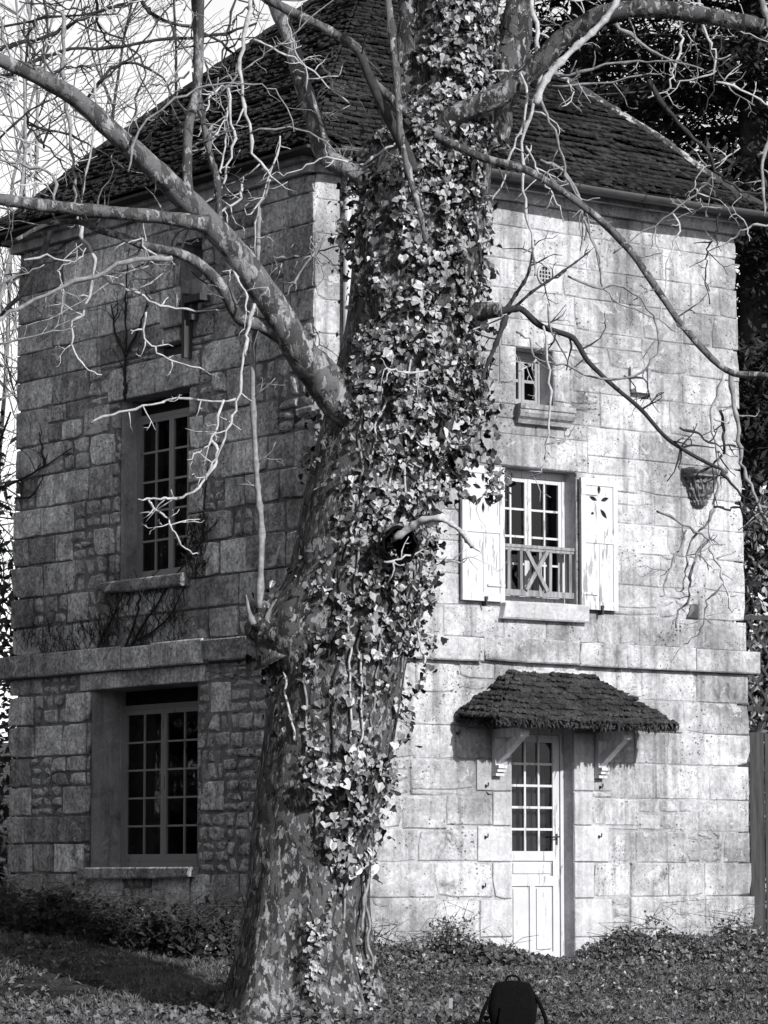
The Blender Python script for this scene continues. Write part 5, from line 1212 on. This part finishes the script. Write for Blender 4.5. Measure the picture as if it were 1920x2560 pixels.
def weeds(m):
    u = rg.uniform(-250, 640); v0 = interp([(-250, 2330), (0, 2330), (180, 2350), (300, 2370), (450, 2400), (600, 2400), (640, 2400)], u)[0]
    p = ground_at(u, v0 - rg.uniform(0, 1) ** 1.3 * interp([(-250, 70), (100, 70), (300, 60), (600, 70)], u)[0])
    hm = interp([(-250, 0.35), (0, 0.35), (250, 0.42), (330, 0.30), (420, 0.50), (560, 0.46), (640, 0.40)], u)[0]
    p.z += rg.uniform(0.0, 1) * hm * (0.7 + 0.6 * noise.noise(Vector((p.x * 2.5, p.y * 2.5, 7))))
    if rg.random() < 0.2: sprigw(m, p)
    else: small_leaf(m, p, rg.uniform(0.04, 0.09), 0.7)
scatter('weeds', 'weed', 'dark tangle of weeds at the foot of the shaded wall', 'weeds', weeds, 6500)
# loose stones heaped at the foot of the shaded wall, one by one
for i, (u, v, s, lab) in enumerate(((360, 2292, 0.26, 'large pale boulder among the weeds below the ground-floor barred window'), (520, 2352, 0.13, 'pale fallen stone in the weeds nearest the trunk'), (487, 2338, 0.10, 'smaller fallen stone in the weeds between boulder and trunk'))):
    p = ground_at(u, v + 35); kb = bmesh.new(); bmesh.ops.create_icosphere(kb, subdivisions=3, radius=s)
    for vv_ in kb.verts:
        q = vv_.co / s; k = 1 + 0.32 * noise.noise(q * 1.1 + Vector((i * 3, 0, 0))) + 0.12 * noise.noise(q * 3 + Vector((0, i, 0))); k = min(k, 0.98 + 0.1 * noise.noise(q * 2))
        vv_.co = Vector((vv_.co.x * 1.4, vv_.co.y, vv_.co.z * 0.8)) * k
    me = bpy.data.meshes.new('fallen_stone'); kb.to_mesh(me); kb.free(); me.materials.append(M['stone'])
    o = link('fallen_stone', me); o.location = p + Vector((0, 0, s * 0.12)); o.rotation_euler = (0.2, 0.1, i * 1.3)
    tag(o, lab, 'stone', 'fallen stones in the weeds')

# ------------------------------------------------------------------ small things on the lawn
bp_ = at(1282, 2520, 26.3); bx, by = bp_.x, bp_.y; bz = gz(bx, by)
bag = thing('backpack', (bx, by, bz), 'black backpack standing on the lawn before the white door', 'backpack')
kb = bmesh.new(); bmesh.ops.create_cube(kb, size=1); bmesh.ops.subdivide_edges(kb, edges=kb.edges[:], cuts=7, use_grid_fill=True)
for vv_ in kb.verts:
    x, y, z = vv_.co * 2; n_ = max(abs(x), abs(y), abs(z)); l_ = vv_.co.length * 2
    k = lerp(1.0, (n_ / l_), 0.28); x, y, z = x * k, y * k, z * k
    zz = (z + 1) / 2; w_ = interp([(0, 0.18), (0.5, 0.19), (0.8, 0.175), (1, 0.135)], zz)[0]; d_ = interp([(0, 0.12), (0.4, 0.13), (1, 0.075)], zz)[0]
    q = Vector((x * w_ , y * d_, zz * 0.40)); q += Vector((1, 0.5, 0.3)) * 0.008 * noise.noise(q * 9) ; vv_.co = q + Vector((bx, by, bz))
me = bpy.data.meshes.new('bag_body'); kb.to_mesh(me); kb.free(); me.materials.append(M['black']); me.polygons.foreach_set('use_smooth', [True] * len(me.polygons)); link('bag_body', me, bag)
def bagpt(x, y, z): return Vector((bx + x, by + y, bz + z))
for s_ in (-1, 1):
    m = MB(); m.tube(smooth_path([bagpt(s_ * 0.09, -0.03, 0.36), bagpt(s_ * 0.17, -0.07, 0.28), bagpt(s_ * 0.23, -0.08, 0.16), bagpt(s_ * 0.25, -0.06, 0.06), bagpt(s_ * 0.20, -0.02, 0.02)], 5), [0.016] * 21, 6); m.build('strap', 'black', bag, True)
m = MB(); m.tube(smooth_path([bagpt(-0.06, 0, 0.385), bagpt(-0.03, 0, 0.43), bagpt(0.03, 0, 0.43), bagpt(0.06, 0, 0.385)], 5), [0.010] * 16, 6); m.build('grab_handle', 'black', bag, True)
m = MB(); m.hexa([bagpt(-0.12, -0.15, 0.03), bagpt(0.12, -0.15, 0.03), bagpt(0.12, -0.09, 0.03), bagpt(-0.12, -0.09, 0.03), bagpt(-0.10, -0.14, 0.20), bagpt(0.10, -0.14, 0.20), bagpt(0.10, -0.08, 0.20), bagpt(-0.10, -0.08, 0.20)]); m.build('front_pocket', 'black', bag)
p = ground_at(1126, 2548); m = MB(); m.hexa([p + Vector(q) for q in ((-0.018, -0.012, -0.05), (0.014, -0.012, -0.05), (0.014, 0.012, -0.05), (-0.018, 0.012, -0.05), (-0.010, -0.012, 0.165), (0.020, -0.012, 0.17), (0.020, 0.012, 0.17), (-0.010, 0.012, 0.165))])
tag(m.build('wooden_stake', 'wood'), 'short pale wooden stake in the lawn left of the backpack', 'stake')
p = ground_at(570, 2360); m = MB(); m.tube([p, p + Vector((0, 0, 0.30))], [0.012, 0.011], 6); tag(m.build('thin_post', 'wood'), 'thin upright stick beside the trunk by the shaded wall', 'stick')

# ------------------------------------------------------------------ right side: gate, hedge, conifers
gx0 = RW.P(5.72, 0, -0.9); gate = thing('plank_gate', (gx0.x, gx0.y, gz(gx0.x, gx0.y)), 'dark plank fence gate beyond the right corner of house', 'gate')
gt = at(1910, 1832, gx0.y).z
for i in range(9):
    m = MB(); x = gx0.x - 0.25 + i * 0.165; m.hexa([Vector((x + a, gx0.y + b, z)) for z in (0.4, gt + RND.uniform(-0.012, 0.012)) for a, b in ((0.002, 0), (0.158, 0), (0.158, 0.03), (0.002, 0.03))]); m.build('plank', 'wood_dark', gate)
for z in (1.1, gt - 0.25):
    m = MB(); m.hexa([Vector((gx0.x - 0.25 + a, gx0.y + b, z + c)) for c in (0, 0.1) for a, b in ((0, 0.032), (1.5, 0.032), (1.5, 0.07), (0, 0.07))]); m.build('gate_rail', 'wood_dark', gate)
# lattice above and behind the gate
ly = gx0.y + 0.6; lat = thing('lattice_screen', (gx0.x, ly, gz(gx0.x, ly)), 'dark diamond lattice screen behind the right corner of house', 'screen')
z0_, z1_ = gt + 0.30, at(1900, 1550, ly).z
for i in range(-2, 12):
    for s_ in (-1, 1):
        x = gx0.x - 0.4 + i * 0.16; h_ = z1_ - z0_; m = MB(); dx = s_ * h_ * 0.6; o_ = 0.012 * s_
        m.hexa([Vector((x + a + (dx if c else 0), ly + b + o_, z1_ if c else z0_)) for c in (0, 1) for a, b in ((0, 0), (0.03, 0), (0.03, 0.01), (0, 0.01))]); m.build('slat', 'wood_dark', lat)
for z in (z0_ - 0.04, z1_):
    m = MB(); m.hexa([Vector((gx0.x - 0.4 + a, ly + b - 0.02, z + c)) for c in (0, 0.05) for a, b in ((0, 0), (1.9, 0), (1.9, 0.05), (0, 0.05))]); m.build('screen_rail', 'wood_dark', lat)
for x in (-0.42, 1.5):
    m = MB(); m.hexa([Vector((gx0.x + x + a, ly + b - 0.03, z)) for z in (0.3, z1_ + 0.1) for a, b in ((0, 0), (0.07, 0), (0.07, 0.07), (0, 0.07))]); m.build('screen_post', 'wood_dark', lat)

def tri_leaf(m, p, s, rr, up=0.0):
    a = Vector((rr.gauss(0, 1), rr.gauss(0, 1), rr.gauss(0, 1) + up)).normalized(); b = a.cross(Vector((rr.gauss(0, 1), rr.gauss(0, 1), rr.gauss(0, 1)))).normalized()
    m.poly([p - a * s, p + b * s * 0.42, p + a * s, p - b * s * 0.42], ((0, 1, 2, 3),))
def shrub(name, label, cat, mat, x, y, w, d, h, n, size, seed, core=True, group=None):
    rr = random.Random(seed); z0 = gz(x, y); root = thing(name, (x, y, z0), label, cat, group); m = MB()
    for _ in range(n):
        a, b = rr.uniform(0, 6.28), rr.random(); t_ = rr.uniform(-0.2, 1); r_ = (0.55 + 0.5 * rr.random() ** 0.5) * math.sqrt(max(0.02, 1 - max(0, t_) ** 2.2))
        q = Vector((math.cos(a) * r_, math.sin(a) * r_, t_)); k = 1 + 0.28 * noise.noise(q * 2.6 + Vector((seed, 0, 0)))
        p = Vector((x + q.x * w * k, y + q.y * d * k, z0 + max(0, q.z) * h * k)); tri_leaf(m, p, size * rr.uniform(0.6, 1.3), rr)
    tag(m.build('foliage', mat, root), kind='stuff')
    for i in range(5):
        s_ = MB(); s_.tube([Vector((x + rr.gauss(0, w * 0.1), y, z0 - 0.1)), Vector((x + rr.gauss(0, w * 0.3), y + rr.gauss(0, d * 0.3), z0 + h * 0.5)), Vector((x + rr.gauss(0, w * 0.5), y + rr.gauss(0, d * 0.4), z0 + h * 0.9))], [0.05, 0.035, 0.012], 6); s_.build('stem', 'twig_dark', root)
shx = at(1935, 1450, 39.0).x
shrub('laurel_shrub', 'sunlit glossy evergreen shrub past the right corner of house', 'shrub', 'laurel', shx + 0.12, 39.0, 0.85, 0.6, at(1920, 1320, 39).z - gz(shx, 39), 4200, 0.06, 3)
shrub('dark_hedge', 'tall dark hedge behind the lattice screen', 'hedge', 'conifer', shx + 1.2, 42.0, 2.6, 1.2, 5.6, 15000, 0.07, 4)
def conifer(x, y, h, r, nb, seed, label, lean=0.0):
    rr = random.Random(seed); z0 = gz(x, y); root = thing('conifer', (x, y, z0), label, 'tree', 'dark conifers behind the house')
    m = MB(); m.tube([Vector((x, y, z0 - 0.3)), Vector((x + 0.1, y, z0 + h * 0.5)), Vector((x + lean, y, z0 + h))], [0.32, 0.22, 0.05], 10); m.build('trunk', 'twig_dark', root, True)
    fo = MB(); bo = MB()
    for i in range(nb):
        t_ = (i + rr.random()) / nb; zz = z0 + lerp(0.05, 1.0, t_) * h; a = rr.uniform(0, 6.28); ln = r * (1 - t_ * 0.75) * rr.uniform(0.65, 1.1)
        d_ = Vector((math.cos(a), math.sin(a), 0)); p = Vector((x, y, zz)); q = p + d_ * ln + Vector((0, 0, -0.10 * ln + rr.uniform(-0.2, 0.4)))
        bo.tube([p, p.lerp(q, 0.5) + Vector((0, 0, 0.12 * ln * 0.4)), q], [0.05, 0.03, 0.01], 4, False)
        sd = d_.cross(Vector((0, 0, 1)))
        for k in range(int(ln * 55)):
            f = rr.uniform(0.12, 1.0); w_ = (0.15 + 0.85 * math.sin(math.pi * min(1, f * 0.85 + 0.1))) * ln * 0.30
            c_ = p.lerp(q, f) + Vector((0, 0, 0.12 * ln * 0.8 * f * (1 - f))) + sd * rr.uniform(-w_, w_) + Vector((0, 0, rr.gauss(-0.12, 0.17)))
            for _ in range(3):
                g_ = c_ + Vector((rr.gauss(0, 0.10), rr.gauss(0, 0.10), rr.gauss(0, 0.07))); e = (d_ * rr.uniform(0.2, 1) + sd * rr.uniform(-0.8, 0.8) + Vector((0, 0, rr.gauss(-0.25, 0.35)))).normalized(); s2 = e.cross(Vector((rr.gauss(0, 0.3), rr.gauss(0, 0.3), 1))).normalized()
                L2 = rr.uniform(0.06, 0.13); fo.poly([g_ - e * L2, g_ + s2 * 0.028, g_ + e * L2, g_ - s2 * 0.028], ((0, 1, 2, 3),))
    bo.build('branches', 'twig_dark', root); tag(fo.build('foliage', 'conifer', root), kind='stuff')
conifer(5.0, 46.0, 19, 4.2, 230, 31, 'tall dark conifer closest behind the right side of the roof')
conifer(2.9, 50.0, 21, 4.4, 230, 32, 'tall dark conifer showing between the roof and the arching limb')
conifer(8.0, 49.0, 18, 4.4, 150, 33, 'tall dark conifer at the right edge beyond the house')

# ------------------------------------------------------------------ left side: thicket and far bare trees
lx = at(0, 1200, 40).x
shrub('thicket', 'tangled evergreen thicket past the left corner of house', 'thicket', 'thicket', lx - 0.75, 40.0, 1.25, 0.9, at(0, 900, 40).z - gz(lx, 40), 7000, 0.07, 8)
shrub('thicket', 'low dark bush at the left edge beside the shaded wall', 'bush', 'weed', lx - 0.4, 38.0, 0.75, 0.5, 1.1, 1800, 0.07, 9)
def bare_tree(x, y, h, seed, label, mat):
    rr = random.Random(seed); z0 = gz(x, y); root = thing('bare_tree', (x, y, z0), label, 'tree', 'slender bare trees behind the house')
    m = MB(); P = [Vector((x, y, z0 - 0.2))]; d_ = Vector((rr.gauss(0, 0.05), 0, 1))
    for i in range(14):
        d_ = (d_ + Vector((rr.gauss(0, 0.07), rr.gauss(0, 0.05), 0.1))).normalized(); P.append(P[-1] + d_ * h / 14)
    m.tube(P, [lerp(0.06, 0.012, i / 14) for i in range(15)], 8); m.build('trunk', mat, root, True)
    tw = MB()
    def grow(p, d, ln, r, dep):
        n = 6; pts = [p]; q = p.copy()
        for i in range(n):
            d = (d + Vector((rr.gauss(0, 0.17), rr.gauss(0, 0.12), rr.gauss(0.06, 0.1)))).normalized(); q = q + d * ln / n; pts.append(q.copy())
            if dep and rr.random() < 0.62: grow(q, (d + Vector((rr.gauss(0, 0.7), rr.gauss(0, 0.4), rr.gauss(0.1, 0.3)))).normalized(), ln * rr.uniform(0.35, 0.65), r * 0.6, dep - 1)
        tw.tube(pts, [lerp(r, r * 0.5, i / n) for i in range(n + 1)], 4, False)
    for i in range(3, 15):
        for _ in range(2): grow(P[i], Vector((rr.gauss(0, 0.8), rr.gauss(0, 0.5), rr.uniform(0.2, 0.9))).normalized(), h * rr.uniform(0.12, 0.26), 0.014, 2)
    tw.build('branches', mat, root)
for i, (u, Y, h, lab) in enumerate(((-70, 43, 12.5, 'slender bare tree at the far left edge'), (40, 47, 14.5, 'slender bare tree just left of the house'), (130, 50, 15.5, 'slender bare tree rising over the left eave'), (240, 53, 16.5, 'slender bare tree over the middle of the left roof edge'), (-10, 54, 15.5, 'farthest slender bare tree at the left edge'), (370, 56, 17.5, 'slender bare tree nearest the roof top'), (-160, 48, 13.0, 'slender bare tree outside the left edge'))):
    p = at(u, 1500, Y); bare_tree(p.x, Y, h, 50 + i, lab, ('twig_mid', 'twig_dark')[i % 2])

# ------------------------------------------------------------------ unseen wood added on the left to block sky light
rw = random.Random(77); wd = MB()
for (x, y, h) in ((-11, 43, 13), (-12, 38, 14), (-13, 28, 15), (-13, 23, 14), (-12.5, 18, 15), (-12, 13, 14), (-11, 8, 15), (-10, 3, 14), (-9, -3, 15), (-7, -8, 15), (-18, 29, 19), (-18, 20, 19), (-17, 10, 19), (-14, 0, 19), (-3, -13, 15), (-9, -14, 18)):
    h *= 0.62; z0 = gz(x, y); wd.tube([Vector((x, y, z0 - 0.3)), Vector((x, y, z0 + h * 0.9))], [0.25, 0.06], 6)
    for _ in range(900):
        t_ = rw.uniform(0.02, 1); a = rw.uniform(0, 6.28); r_ = 3.3 * (1 - t_ * 0.6) * math.sqrt(rw.random()); p = Vector((x + math.cos(a) * r_, y + math.sin(a) * r_, z0 + t_ * h))
        tri_leaf(wd, p, rw.uniform(0.35, 0.7), rw)
tag(wd.build('wood', 'conifer'), 'unseen evergreen wood added on the left to dim the shaded wall', 'wood', None, 'stuff')
